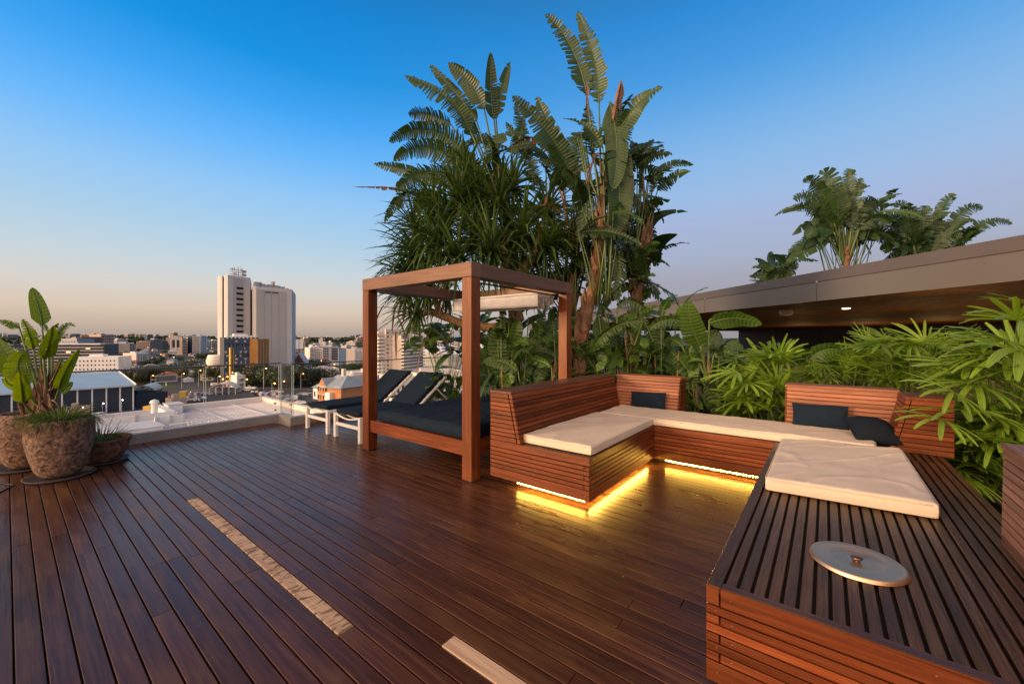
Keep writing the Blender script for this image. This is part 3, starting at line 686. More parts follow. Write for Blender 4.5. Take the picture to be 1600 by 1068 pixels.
# ================================================================== PLANTS
UP = Vector((0, 0, 1))
def bez(p0, p1, p2, t): return p0 * (1 - t) ** 2 + p1 * (2 * t * (1 - t)) + p2 * t ** 2
def leaf(mb, pts, width, nrm_, tear=.3, droop=.25, rd=None, tone=.5, n=26, fold=.25, ribw=.012, blade_m=0, rib_m=1, tipcut=.0):
    """big paddle leaf: pts = blade base, middle, tip; nrm_ = rough direction the upper face looks to"""
    rd = rd or random
    p0, p1, p2 = [Vector(p) for p in pts]
    c = p1 * 2 - (p0 + p2) * .5
    L = (p1 - p0).length + (p2 - p1).length
    mid, T = [], []
    for i in range(n + 1):
        t = i / n; mid.append(bez(p0, c, p2, t))
    for i in range(n + 1): T.append((mid[min(i + 1, n)] - mid[max(i - 1, 0)]).normalized())
    nrm_ = Vector(nrm_).normalized()
    def halfw(t): return width * (min(1, (t / .16)) ** .55 if t > 0 else 0) * max(0, 1 - (t ** 3.2)) ** .62 * (1 - .12 * t)
    for side in (1, -1):
        # groups between tears
        cuts = [0]
        i = 1
        while i < n:
            if rd.random() < tear * (.35 + 1.5 * max(0, .5 + 1.1 * noise.noise(Vector((i * .21, p0.x * 9 + side * 5, p0.z * 7))))): cuts.append(i)
            i += 1
        cuts.append(n)
        for g in range(len(cuts) - 1):
            a, b = cuts[g], cuts[g + 1]
            gang = fold + rd.uniform(-.12, .22) * (1 if tear > .08 else .3)
            gdrop = droop * rd.uniform(.5, 1.5)
            gt = min(1, max(0, tone + rd.uniform(-.14, .14)))
            shrink = rd.uniform(.45, .85) if (b - a) < 5 else rd.uniform(.86, .97)
            if tear < .08: shrink = .995
            glen = rd.uniform(.74, 1.04) if tear > .3 else rd.uniform(.95, 1.0)
            K = 5; rows = []
            for i in range(a, b + 1):
                t = i / n; S = T[i].cross(nrm_)
                if S.length < .05: S = T[i].cross(UP)
                S.normalize(); N_ = S.cross(T[i]).normalized()
                if N_.dot(nrm_) < 0: N_ = -N_
                hw = halfw(t) * glen
                if i == a and g > 0 or i == b and g < len(cuts) - 2: pass
                tc_ = ((a + b) / 2 - i) / max(1, n) * L * (1 - shrink)   # pull the outer edge towards the group's middle
                row = []
                for k in range(K):
                    s_ = k / (K - 1)
                    slant = .28 * hw * s_ * s_
                    p = mid[i] + S * side * hw * s_ * math.cos(gang) + N_ * hw * s_ * math.sin(gang)
                    p += T[i] * (slant + tc_ * s_ * s_ ** .5)
                    p -= UP * (gdrop * hw * s_ * s_)
                    p += N_ * (.012 * noise.noise(mid[i] * 5 + Vector((s_ * 3, g, side))) * (s_ > 0))
                    row.append(p)
                rows.append(row)
            vs = [p for r_ in rows for p in r_]; fs = []; uvs = []
            for i in range(len(rows) - 1):
                for k in range(K - 1):
                    q = (i * K + k, i * K + k + 1, (i + 1) * K + k + 1, (i + 1) * K + k)
                    fs.append(q if side > 0 else tuple(reversed(q)))
                    u0, u1 = (a + i) / n * L, (a + i + 1) / n * L
                    uvq = [(u0, k / K), (u0, (k + 1) / K), (u1, (k + 1) / K), (u1, k / K)]
                    uvs.append(uvq if side > 0 else list(reversed(uvq)))
            mb.add(vs, fs, blade_m, gt, uvs)
    mb.tube(mid, [ribw * (1 - .85 * i / n) for i in range(n + 1)], 5, rib_m, .5)
    return mid
def stalk(mb, p0, p1, sag=0, r0=.018, r1=.012, m=1, n=8, bow=None):
    p0, p1 = Vector(p0), Vector(p1); c = (p0 + p1) / 2 + Vector(bow or (0, 0, 0))
    mb.tube([bez(p0, c, p1, i / n) for i in range(n + 1)], [r0 + (r1 - r0) * i / n for i in range(n + 1)], 6, m, .5)
def strap(mb, p0, d, L, w, grav, rd, segs=7, m=0, tone=.5, kink=0.0, blunt=False, side=None, keel=.25):
    """a narrow channelled strap leaf from p0 towards d"""
    p = Vector(p0); d = Vector(d).normalized()
    if side is None:
        side = d.cross(UP)
        if side.length < .1: side = d.cross(Vector((1, 0, 0)))
    side = side.normalized()
    vs, fs, uvs = [], [], []
    st = L / segs; kk = int(segs * rd.uniform(.45, .75)) if kink else -1
    for i in range(segs + 1):
        t = i / segs
        if blunt: ww = w * min(1, .25 + 2.6 * t) * (1 if t < .8 else (1 - .55 * (t - .8) / .2))
        else: ww = w * (min(1, .75 + t) if t < .5 else max(.03, 1 - ((t - .5) / .5) ** 1.6))
        n_ = side.cross(d).normalized()
        vs += [p - side * ww * .5 + n_ * ww * keel, p, p + side * ww * .5 + n_ * ww * keel]
        if i < segs:
            d = (d - UP * grav * st * (1 + t)).normalized()
            if i == kk: d = (d - UP * kink).normalized()
            p = p + d * st
    for i in range(segs):
        for k in range(2):
            fs.append((i * 3 + k, i * 3 + k + 1, (i + 1) * 3 + k + 1, (i + 1) * 3 + k))
            uvs.append([(k * .5, i / segs * L), ((k + 1) * .5, i / segs * L), ((k + 1) * .5, (i + 1) / segs * L), (k * .5, (i + 1) / segs * L)])
    mb.add(vs, fs, m, tone, uvs)
def rosette(mb, c, axis, n, L, w, grav, rd, spread=1.0, m=0, kink=.5, tone0=.4):
    c = Vector(c); axis = Vector(axis).normalized()
    a = axis.cross(Vector((.3, .2, 1))).normalized() if abs(axis.z) < .95 else Vector((1, 0, 0)); b = axis.cross(a)
    for i in range(n):
        ph = i * 2.39996; t = (i + .5) / n
        th = spread * math.pi * .62 * t ** .75
        d = axis * math.cos(th) + (a * math.cos(ph) + b * math.sin(ph)) * math.sin(th)
        strap(mb, c + axis * (.12 * (1 - t)), d, L * rd.uniform(.7, 1.1), w * rd.uniform(.8, 1.1), grav * rd.uniform(.7, 1.3), rd, m=m, tone=min(1, max(0, tone0 + rd.uniform(-.3, .35))), kink=kink if rd.random() < .45 else 0)
def fan(mb, p, d, nf, L, w, rd, arc=2.6, m=0, tone=.5, grav=.5, updir=UP):
    """palmate rhapis leaf: nf blunt pleated fingers radiating from the stalk end"""
    d = Vector(d).normalized(); s_ = d.cross(updir)
    if s_.length < .1: s_ = d.cross(Vector((1, 0, 0)))
    s_.normalize(); up_ = s_.cross(d).normalized()
    for i in range(nf):
        a = (i / (nf - 1) - .5) * arc + rd.uniform(-.05, .05)
        dd = d * math.cos(a) + s_ * math.sin(a) + up_ * rd.uniform(-.05, .14)
        ll = L * (1 - .28 * (abs(a) / (arc / 2)) ** 2) * rd.uniform(.88, 1.05)
        ps = (dd.cross(up_)).normalized()
        strap(mb, p, dd, ll, w * rd.uniform(.8, 1.15), grav * rd.uniform(.5, 1.4), rd, segs=6, m=m, tone=min(1, max(0, tone + rd.uniform(-.2, .2))), blunt=True, side=ps, keel=.16)
def rough_trunk(mb, pts, rad, rd, n=10, m=0, flakes=30, fm=1):
    P_ = [Vector(p) for p in pts]; pts2, r2 = [], []
    for i in range(len(P_) - 1):
        for k in range(6):
            t = k / 6; pts2.append(P_[i].lerp(P_[i + 1], t)); r = rad[i] + (rad[i + 1] - rad[i]) * t
            r2.append(r * (1 + .10 * noise.noise(Vector((i * 6 + k, rad[0] * 50, 0)) * .9) + (.08 if k % 3 == 0 else 0)))
    pts2.append(P_[-1]); r2.append(rad[-1])
    mb.tube(pts2, r2, n, m, .5)
    for _ in range(flakes):   # loose sheath flakes
        i = rd.randrange(len(pts2) - 1); a = rd.uniform(0, 6.28); r = r2[i]
        o = Vector((math.cos(a), math.sin(a), 0)); s_ = Vector((-math.sin(a), math.cos(a), 0)); p = pts2[i] + o * r * .97
        l = rd.uniform(.12, .34); w = r * rd.uniform(.3, .8)
        mb.add([p - s_ * w, p + s_ * w, p + s_ * w * .2 + UP * l + o * rd.uniform(.01, .06), p - s_ * w * .5 + UP * l * .9 + o * .04], [(0, 1, 2, 3)], fm, rd.random())
def _unused(p, mix=(0, 0, 0)):
    """normal roughly towards the open deck side"""
    return (Vector((-.62, -.5, .45)) + Vector(mix)).normalized()
def strel(name, label, loc, d, leaves, mat, trunk=None, dead=None, seed=0, cat='palm plant', group=None, fill=None):
    """leaves: ((petiole px,py),(base),(mid),(tip),width,tear,droop[,ddepth]) measured on the photograph at depth d, turned into places in the bed"""
    rd = random.Random(seed)
    t = thing(name, label, cat, loc, group)
    m = MB()
    for i, lf in enumerate(leaves):
        pet, b_, mi, ti, w, tear, dr = lf[:7]; dd = lf[7] if len(lf) > 7 else 0.0
        dz = rd.uniform(-.25, .25)
        pb = at(*b_, d + dz * .5 + dd * .5); pm = at(*mi, d + dz + dd * .8); pt = at(*ti, d + dz * 1.4 + dd)
        tw = lf[8] if len(lf) > 8 else rd.uniform(-.5, .5)
        vd = (Vector((0, 0, CAMH)) - pm).normalized()
        ax = (pt - pb).normalized()
        nn = (Matrix.Rotation(tw, 3, ax) @ vd)
        if nn.z < 0 and tear < .9: nn = (nn + UP * .3).normalized()
        leaf(m, (pb, pm, pt), w, nn, tear if tear < .3 else min(.82, tear + .12), dr, rd, tone=rd.uniform(.2, .8), fold=rd.uniform(.05, .35), n=26 if tear < .3 else 42)
        if pet: 
            pp = at(*pet, d); q = (pb - pp)
            if loc[2] > 2: pp.z = max(pp.z, loc[2])
            stalk(m, pp, pb, r0=.026 * d / 7, r1=.013 * d / 7, bow=(0, 0, 0))
    if fill:
        n_, x0, x1, y0, y1, w_, yb = fill
        for i in range(n_):
            x, y = rd.uniform(x0, x1), rd.uniform(y0, y1); dd = rd.uniform(-.3, .7); L_ = rd.uniform(.45, .9) * w_ / .13
            pb = at(x, y, d + dd); a_ = rd.uniform(0, 6.28); dr_ = Vector((math.cos(a_) * .6, math.sin(a_) * .6, rd.uniform(-.4, .8))).normalized()
            pm = pb + dr_ * L_ * .5; pt = pm + (dr_ + Vector((0, 0, -.55))).normalized() * L_ * .5
            leaf(m, (pb, pm, pt), w_ * rd.uniform(.7, 1.1), (rd.uniform(-1, 0), rd.uniform(-1, .3), rd.uniform(.1, .8)), rd.choice([.1, .35, .5, .6]), .4, rd, tone=rd.uniform(.1, .8), n=16, fold=rd.uniform(.1, .5))
            if yb >= 600: fx = Vector((pb.x + rd.uniform(-.12, .12), pb.y + rd.uniform(-.12, .12), BZ))
            else: fx = at((x0 + x1) / 2 + rd.uniform(-.2, .2) * (x1 - x0), yb, d + dd)
            if loc[2] > 2: fx.z = loc[2]
            stalk(m, fx, pb, r0=.016, r1=.009, n=4)
            if yb >= 600 and i % 2 == 0:
                g_ = Vector((pb.x + rd.uniform(-.3, .3), pb.y + rd.uniform(-.3, .3), BZ)); stalk(m, g_, g_ + Vector((rd.uniform(-.1, .1), rd.uniform(-.1, .1), rd.uniform(.4, 1.3))), r0=.018, r1=.008, m=2, n=4)
    m.build('foliage', [mat, M['rib_hi'] if mat == M['strel_hi'] else M['rib'], M['bark']], parent=t, smooth=True)
    if trunk:
        for (pts, rads) in trunk:
            q = MB(); rough_trunk(q, [Vector(loc)] + [at(x, y, d) for x, y in pts], [rads[0] * 1.05] + rads, rd, flakes=150)
            q.build('trunk', [M['bark'], M['deadleaf']], parent=t)
    if dead:
        q = MB()
        for (b_, mi, ti, w) in dead:
            dz = rd.uniform(-.2, .1)
            leaf(q, (at(*b_, d + dz - .1), at(*mi, d + dz - .15), at(*ti, d + dz - .1)), w, (rd.uniform(-1, 1), rd.uniform(-1, 1), .3), .55, 1.2, rd, n=14, blade_m=0, rib_m=0, ribw=.01, fold=.9)
        q.build('dead_leaves', [M['deadleaf']], parent=t, smooth=True)
    return t
BZ = .12
def gp(px, d, z=BZ):
    p = at(px, 530, d); return (p.x, p.y, z)
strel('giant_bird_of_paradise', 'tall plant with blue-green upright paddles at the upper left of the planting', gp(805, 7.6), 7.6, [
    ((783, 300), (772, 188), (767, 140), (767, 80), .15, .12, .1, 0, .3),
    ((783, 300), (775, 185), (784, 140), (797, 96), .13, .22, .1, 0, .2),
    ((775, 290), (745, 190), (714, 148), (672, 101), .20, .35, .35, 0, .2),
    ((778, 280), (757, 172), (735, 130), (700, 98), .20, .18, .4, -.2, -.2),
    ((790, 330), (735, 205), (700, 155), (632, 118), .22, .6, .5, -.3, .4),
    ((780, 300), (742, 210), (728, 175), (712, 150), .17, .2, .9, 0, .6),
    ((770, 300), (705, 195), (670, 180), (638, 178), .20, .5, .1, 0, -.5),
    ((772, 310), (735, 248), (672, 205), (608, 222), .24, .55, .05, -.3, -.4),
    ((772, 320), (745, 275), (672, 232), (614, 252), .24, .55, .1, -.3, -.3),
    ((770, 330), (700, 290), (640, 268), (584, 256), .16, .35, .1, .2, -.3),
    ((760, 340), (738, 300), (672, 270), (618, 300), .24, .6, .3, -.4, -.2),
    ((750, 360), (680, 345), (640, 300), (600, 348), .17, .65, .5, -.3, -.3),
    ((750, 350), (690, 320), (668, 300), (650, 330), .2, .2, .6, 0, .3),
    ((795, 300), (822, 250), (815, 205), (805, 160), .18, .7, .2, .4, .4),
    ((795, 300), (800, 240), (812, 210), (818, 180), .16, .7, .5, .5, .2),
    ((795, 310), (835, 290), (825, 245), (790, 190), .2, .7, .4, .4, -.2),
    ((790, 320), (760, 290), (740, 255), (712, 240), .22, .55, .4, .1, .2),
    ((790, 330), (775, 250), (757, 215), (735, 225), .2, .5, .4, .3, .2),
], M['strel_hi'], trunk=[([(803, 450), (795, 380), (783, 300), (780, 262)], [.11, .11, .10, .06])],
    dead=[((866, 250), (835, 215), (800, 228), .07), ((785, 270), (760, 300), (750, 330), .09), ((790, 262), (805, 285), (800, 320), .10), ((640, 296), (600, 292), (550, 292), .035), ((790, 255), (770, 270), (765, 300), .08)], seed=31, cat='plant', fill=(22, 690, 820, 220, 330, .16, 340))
strel('giant_bird_of_paradise', 'leaning plant with one broad arching ragged leaf in the middle of the planting', gp(900, 7.2), 7.2, [
    ((894, 420), (898, 292), (862, 215), (800, 150), .27, .45, .3, -.3, .2),
    ((894, 420), (905, 300), (872, 225), (838, 150), .22, .25, .3, 0, -.2),
    ((894, 380), (880, 300), (868, 260), (838, 250), .14, .6, .7, .2, .3),
    ((896, 420), (915, 330), (935, 350), (928, 400), .18, .45, .5, .1, .2),
    ((896, 400), (880, 345), (868, 370), (862, 410), .16, .5, .5, .2, .2),
    ((896, 430), (915, 400), (925, 430), (925, 470), .17, .5, .3, .1, .1),
    ((896, 430), (880, 420), (862, 450), (850, 490), .15, .6, .3, .3, .1),
    ((896, 300), (885, 262), (895, 235), (900, 215), .15, .55, .3, .3, -.3),
], M['strel_hi'], trunk=[([(893, 560), (894, 467), (899, 400), (900, 340)], [.07, .065, .06, .05])],
    dead=[((858, 300), (853, 330), (850, 380), .10), ((870, 290), (880, 320), (884, 370), .07), ((880, 330), (850, 320), (830, 345), .08), ((900, 330), (912, 345), (918, 385), .08), ((870, 345), (845, 350), (820, 385), .06), ((905, 560), (900, 500), (898, 450), .06)], seed=32, cat='plant', fill=(40, 845, 925, 290, 480, .16, 500))
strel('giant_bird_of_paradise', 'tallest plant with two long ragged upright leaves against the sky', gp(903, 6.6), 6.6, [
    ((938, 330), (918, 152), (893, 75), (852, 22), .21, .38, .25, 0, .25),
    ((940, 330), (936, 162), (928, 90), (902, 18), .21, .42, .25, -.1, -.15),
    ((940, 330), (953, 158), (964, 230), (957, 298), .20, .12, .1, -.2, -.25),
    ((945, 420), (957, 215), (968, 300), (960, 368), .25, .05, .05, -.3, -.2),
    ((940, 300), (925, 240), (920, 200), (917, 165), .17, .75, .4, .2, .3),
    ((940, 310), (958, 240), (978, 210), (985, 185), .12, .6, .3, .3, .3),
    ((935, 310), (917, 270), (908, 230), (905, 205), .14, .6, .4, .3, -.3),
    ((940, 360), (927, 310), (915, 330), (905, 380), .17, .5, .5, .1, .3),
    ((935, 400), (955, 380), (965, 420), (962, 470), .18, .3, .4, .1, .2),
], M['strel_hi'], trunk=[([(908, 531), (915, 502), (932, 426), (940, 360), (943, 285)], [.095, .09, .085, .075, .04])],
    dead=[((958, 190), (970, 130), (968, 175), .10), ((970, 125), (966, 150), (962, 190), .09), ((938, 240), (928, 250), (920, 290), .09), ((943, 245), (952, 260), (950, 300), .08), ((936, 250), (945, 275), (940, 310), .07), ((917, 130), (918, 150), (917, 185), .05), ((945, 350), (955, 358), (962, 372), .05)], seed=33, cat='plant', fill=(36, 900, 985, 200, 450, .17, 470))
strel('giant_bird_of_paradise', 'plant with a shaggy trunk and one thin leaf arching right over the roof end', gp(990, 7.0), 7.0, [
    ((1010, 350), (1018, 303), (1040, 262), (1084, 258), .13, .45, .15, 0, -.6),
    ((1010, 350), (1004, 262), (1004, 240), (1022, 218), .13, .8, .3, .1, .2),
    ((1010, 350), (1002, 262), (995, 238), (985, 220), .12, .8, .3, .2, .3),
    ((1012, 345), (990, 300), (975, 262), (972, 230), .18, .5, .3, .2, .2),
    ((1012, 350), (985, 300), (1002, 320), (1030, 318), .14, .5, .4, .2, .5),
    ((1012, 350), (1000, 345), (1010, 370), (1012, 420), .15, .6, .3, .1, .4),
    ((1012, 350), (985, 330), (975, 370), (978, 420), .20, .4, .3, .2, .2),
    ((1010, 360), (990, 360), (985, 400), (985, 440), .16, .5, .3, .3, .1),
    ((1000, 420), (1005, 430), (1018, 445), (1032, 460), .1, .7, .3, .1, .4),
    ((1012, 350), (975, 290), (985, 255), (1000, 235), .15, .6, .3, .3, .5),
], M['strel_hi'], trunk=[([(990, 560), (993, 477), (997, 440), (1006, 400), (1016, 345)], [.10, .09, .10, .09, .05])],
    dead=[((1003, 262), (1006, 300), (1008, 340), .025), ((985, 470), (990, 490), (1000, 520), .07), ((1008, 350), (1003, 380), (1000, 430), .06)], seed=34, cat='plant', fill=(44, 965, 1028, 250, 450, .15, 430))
# pandanus: branching trunks with strap rosettes
rd = random.Random(5)
pn = thing('pandanus_tree', 'broad pandanus tree of dense dark strap leaves behind the daybed canopy', 'tree', gp(790, 6.9))
q = MB()
def limb(pts, r0, r1, d=6.9):
    rough_trunk(q, [at(x, y, d + (z_ if len(p) > 2 else 0)) for p in pts for (x, y, z_) in [(p + (0,))[:3]]], [r0 + (r1 - r0) * i / (len(pts) - 1) for i in range(len(pts))], rd, flakes=0, m=0)
limb([(795, 640), (805, 560), (812, 500), (800, 440), (780, 380)], .09, .07)
limb([(812, 500), (770, 512), (722, 505), (672, 486), (650, 492)], .085, .055)
limb([(690, 494), (680, 470), (675, 440)], .06, .045)
limb([(780, 620), (795, 545), (802, 500), (790, 450), (750, 400)], .07, .05)
limb([(800, 440), (835, 400), (850, 350)], .08, .06)
limb([(780, 380), (720, 390), (680, 400)], .07, .05)
limb([(760, 400), (740, 370), (730, 340)], .06, .05)
q.build('trunk', [M['pbark'], M['deadleaf']], parent=pn)
q = MB()
heads = [(745, 375, 0, 46, 1.0), (690, 385, -.2, 44, .95), (655, 400, .1, 40, .85), (720, 320, .1, 44, .95), (780, 330, .2, 44, .95), (680, 330, .4, 36, .8), (815, 370, 0, 44, 1.0), (850, 340, .3, 36, .9), (770, 400, -.3, 46, 1.0), (720, 410, -.3, 40, .9), (835, 410, .2, 36, .9), (640, 430, .1, 34, .7), (800, 300, .4, 32, .8), (745, 300, .5, 34, .85), (850, 390, -.1, 30, .8), (700, 355, .2, 44, .95), (760, 350, .5, 40, .95), (655, 365, .4, 34, .8), (810, 430, .3, 34, .9), (670, 420, .2, 40, .85), (790, 375, .6, 40, .9), (730, 280, .6, 30, .7)]
for (x, y, dz, n_, L) in heads:
    c = at(x, y, 6.9 + dz); ax = (c - at(775, 430, 7.1)).normalized() + Vector((-.35, -.25, .55))
    rosette(q, c, ax, n_ + 26, L, .052, .55, rd, tone0=.35 + rd.uniform(-.08, .1))
for (x, y, dz, n_, L) in [(655, 490, -.1, 40, .62), (672, 450, 0, 40, .75), (640, 460, .2, 34, .6), (700, 455, .3, 36, .7)]:
    c = at(x, y, 6.8 + dz); rosette(q, c, (-.5, .4, .1), n_ + 10, L, .042, .6, rd, tone0=.45, kink=.3)
for _ in range(26):     # hanging old straps
    x = rd.uniform(600, 860); c = at(x, rd.uniform(360, 430), 6.8 + rd.uniform(-.2, .4)); strap(q, c, (rd.uniform(-.6, .6), rd.uniform(-.5, .5), -.2), rd.uniform(.7, 1.1), .045, 1.6, rd, tone=rd.random())
q.build('leaf_straps', [M['pand']], parent=pn, smooth=False)
q = MB()
for _ in range(46):
    x = rd.choice([rd.uniform(780, 880), rd.uniform(600, 730)]); y = rd.uniform(340, 440) if x > 740 else rd.uniform(440, 520)
    c = at(x, y, 6.85 + rd.uniform(-.3, .3)); strap(q, c, (rd.uniform(-.6, .3), rd.uniform(-.5, .5), -.3), rd.uniform(.4, .8), .035, 1.2, rd, tone=rd.random())
q.build('dead_straps', [M['deadleaf']], parent=pn)
# low birds of paradise behind the daybed, chaise and middle bench
def lowstrel(label, x, d, spec, seed, mat='strel', dead=None, fill=None):
    return strel('bird_of_paradise_clump', label, gp(x, d), d, spec, M[mat], seed=seed, cat='plant', dead=dead, trunk=None, fill=fill)
lowstrel('leafy clump with pale-ribbed paddles seen between the daybed posts', 812, 6.3, [
    ((805, 640), (786, 588), (778, 540), (785, 500), .17, .18, .25, 0, .0), ((815, 640), (800, 560), (805, 520), (812, 498), .13, .2, .2, .2),
    ((820, 640), (850, 572), (838, 540), (812, 530), .16, .35, .3, 0, .2), ((840, 640), (838, 600), (850, 570), (868, 545), .14, .45, .2, -.2, .2),
    ((790, 640), (785, 612), (795, 590), (800, 600), .1, .1, .2, -.3), ((800, 640), (765, 590), (762, 550), (768, 510), .14, .3, .2, .2),
    ((850, 640), (845, 560), (862, 510), (858, 480), .14, .3, .3, .4), ((820, 640), (815, 560), (790, 530), (770, 530), .14, .3, .3, .3),
    ((830, 640), (826, 550), (842, 505), (850, 490), .13, .3, .3, .3), ((770, 640), (775, 600), (790, 560), (812, 560), .12, .3, .3, .2),
    ((860, 640), (866, 600), (876, 560), (884, 520), .12, .3, .3, .3), ((830, 640), (812, 600), (822, 580), (834, 575), .1, .3, .3, -.1),
    ((840, 620), (848, 590), (880, 520), (868, 500), .15, .3, .3, .5), ((790, 620), (770, 560), (776, 520), (790, 480), .14, .3, .3, .5), ((800, 620), (830, 560), (848, 520), (840, 480), .14, .3, .3, .7),
], 41, fill=(26, 765, 885, 490, 590, .13, 640), dead=[((868, 560), (864, 575), (858, 600), .06), ((790, 600), (800, 615), (795, 630), .05)])
lowstrel('leafy clump with a drooping blue-green leaf just right of the far daybed post', 925, 6.7, [
    ((925, 600), (930, 600), (915, 555), (893, 545), .15, .4, .3, -.1, .2), ((950, 600), (935, 490), (947, 530), (985, 585), .17, .12, .3, -.2, -.2),
    ((950, 600), (950, 520), (972, 560), (990, 590), .14, .35, .2, 0, .2), ((960, 600), (945, 480), (925, 475), (900, 490), .15, .5, .4, .2), 
    ((960, 600), (965, 480), (985, 470), (1010, 485), .16, .4, .4, .2), ((970, 600), (1005, 500), (1025, 545), (1035, 590), .11, .08, .1, -.3, -.3),
    ((990, 600), (1000, 545), (985, 520), (960, 520), .14, .45, .3, .2), ((1000, 600), (1010, 560), (1020, 530), (1040, 510), .15, .2, .3, .2),
    ((900, 600), (905, 560), (912, 520), (920, 490), .14, .4, .3, .3), ((985, 600), (985, 540), (1000, 500), (1020, 480), .14, .3, .3, .3), ((900, 600), (890, 580), (880, 560), (875, 540), .1, .4, .3, .3),
    ((940, 600), (955, 560), (965, 520), (975, 490), .13, .3, .3, .3), ((1030, 600), (1040, 570), (1052, 540), (1060, 520), .13, .2, .3, .2),
], 42, fill=(40, 895, 1060, 480, 575, .15, 610), dead=[((985, 520), (988, 550), (992, 590), .03), ((900, 560), (905, 580), (915, 600), .1), ((978, 515), (980, 550), (984, 590), .03)])
lowstrel('young plant with one big upright square-topped leaf between the two backrests', 1105, 5.9, [
    ((1107, 600), (1094, 540), (1080, 505), (1076, 470), .17, .05, .1, -.3, -.2), ((1107, 600), (1065, 503), (1040, 500), (1014, 513), .13, .4, .2, -.1, -.4),
    ((1107, 600), (1096, 540), (1112, 530), (1120, 515), .16, .05, .2, 0, .3), ((1107, 590), (1108, 505), (1150, 497), (1190, 507), .14, .06, .2, -.3, .8),
    ((1107, 590), (1108, 500), (1140, 492), (1165, 492), .10, .1, .2, 0, .5), ((1105, 600), (1095, 570), (1078, 555), (1080, 540), .14, .1, .3, .1),
    ((1107, 600), (1115, 555), (1130, 550), (1140, 552), .10, .3, .2, .1), ((1115, 640), (1100, 600), (1112, 620), (1118, 650), .12, .3, .2, -.2, .1), ((1120, 640), (1118, 598), (1140, 625), (1150, 650), .12, .3, .2, -.3, -.2),
    ((1107, 640), (1085, 590), (1060, 560), (1048, 550), .13, .3, .3, .2), ((1100, 640), (1075, 610), (1080, 580), (1090, 560), .12, .2, .2, .2), ((1146, 640), (1146, 610), (1146, 580), (1147, 556), .04, .0, .0, 0),
    ((1120, 600), (1135, 560), (1145, 540), (1150, 530), .16, .3, .3, .5), ((1090, 620), (1078, 590), (1070, 610), (1072, 640), .12, .3, .3, .1), ((1100, 600), (1065, 540), (1050, 530), (1040, 540), .12, .3, .3, .4),
], 43, fill=(16, 1060, 1150, 545, 630, .10, 650), dead=[((1088, 600), (1090, 625), (1093, 645), .03), ((1107, 560), (1106, 580), (1110, 598), .03)])
lowstrel('single big horizontal banana-like leaf over the bench backrest', 1262, 5.9, [
    ((1262, 600), (1265, 562), (1300, 545), (1345, 560), .16, .06, .2, -.2, .7), ((1262, 600), (1262, 556), (1248, 550), (1234, 548), .16, .05, .3, -.2, .1), ((1262, 600), (1275, 575), (1310, 560), (1350, 552), .13, .2, .3, .2, .7)], 44)
# rhapis palms
def rhapis(label, base, spots, seed, L=.50, w=.044, tone=.6, stems=True):
    """spots: fan centres (px,py,depth,direction)"""
    rd = random.Random(seed)
    t = thing('rhapis_palm', label, 'palm', base)
    m = MB(); s_ = MB(); B = Vector(base)
    for (x, y, d, scale) in spots:
        c = at(x, y, d)
        o = Vector((c.x - B.x, c.y - B.y, 0)); 
        foot = B + o * .35; foot.z = base[2]
        dd = (o * 1.0 + Vector((rd.uniform(-.6, .25), rd.uniform(-.3, .6), rd.uniform(-.15, .5)))).normalized()
        fan(m, c, dd, rd.choice([8, 9, 10, 11]), L * scale, w * scale, rd, arc=rd.uniform(2.4, 3.4), tone=tone + rd.uniform(-.15, .15), grav=rd.uniform(.2, 1.1), updir=(UP + Vector((rd.uniform(-.8, .2), rd.uniform(-.5, .5), 0))).normalized())
        stalk(s_, foot, c, r0=.007, r1=.004, m=0, bow=(rd.uniform(-.05, .05), rd.uniform(-.05, .05), .12))
    m.build('fronds', [M['rhap']], parent=t)
    s_.build('stems', [M['rib']], parent=t)
    return t
def scatter(x0, x1, y0, y1, d0, d1, n, seed, sc=1.0):
    r_ = random.Random(seed); res = []
    for i in range(n):
        res.append((r_.uniform(x0, x1), r_.uniform(y0, y1), r_.uniform(d0, d1), sc * r_.uniform(.8, 1.15)))
    return res
rhapis('bushy bright green palm just left of the centre backrest', gp(1195, 5.6, .1), scatter(1150, 1235, 560, 650, 5.2, 6.0, 48, 1) + scatter(1165, 1225, 545, 570, 5.4, 6.0, 5, 2, 1.0), 51)
rhapis('low dense palm directly behind the centre backrest', gp(1310, 5.6, .3), scatter(1235, 1400, 566, 608, 5.2, 5.9, 50, 3, .68), 52, tone=.5)
rhapis('bright fingered palm behind the corner of the two backrests', gp(1430, 5.3, .3), scatter(1350, 1500, 528, 598, 4.9, 5.7, 70, 4, .78), 53)
rhapis('large drooping palm at the right edge hanging over the bench corner', gp(1560, 4.5, .1), scatter(1512, 1610, 535, 700, 3.6, 4.4, 52, 5, 1.0) + scatter(1500, 1640, 640, 770, 3.5, 4.3, 34, 6, .9) +
       [(1592, 548, 3.4, 1.35), (1604, 505, 3.6, 1.2), (1570, 530, 3.8, 1.0), (1490, 612, 3.42, .85), (1472, 655, 3.40, .8), (1525, 600, 3.6, 1.0), (1590, 500, 3.9, 1.0), (1550, 528, 3.9, 1.0), (1612, 478, 3.9, 1.0), (1520, 545, 4.1, .95), (1575, 555, 3.7, 1.1), (1605, 600, 3.5, 1.2), (1575, 580, 3.5, 1.1), (1535, 640, 3.7, 1.15), (1500, 640, 3.45, .95), (1560, 690, 3.6, 1.1), (1545, 575, 4.2, 1.0)], 54, tone=.65)
rhapis('small palm low in the gap beside the side backrest', gp(1545, 4.1, .1), scatter(1500, 1560, 700, 780, 3.6, 4.0, 12, 7, .7), 55, tone=.35)
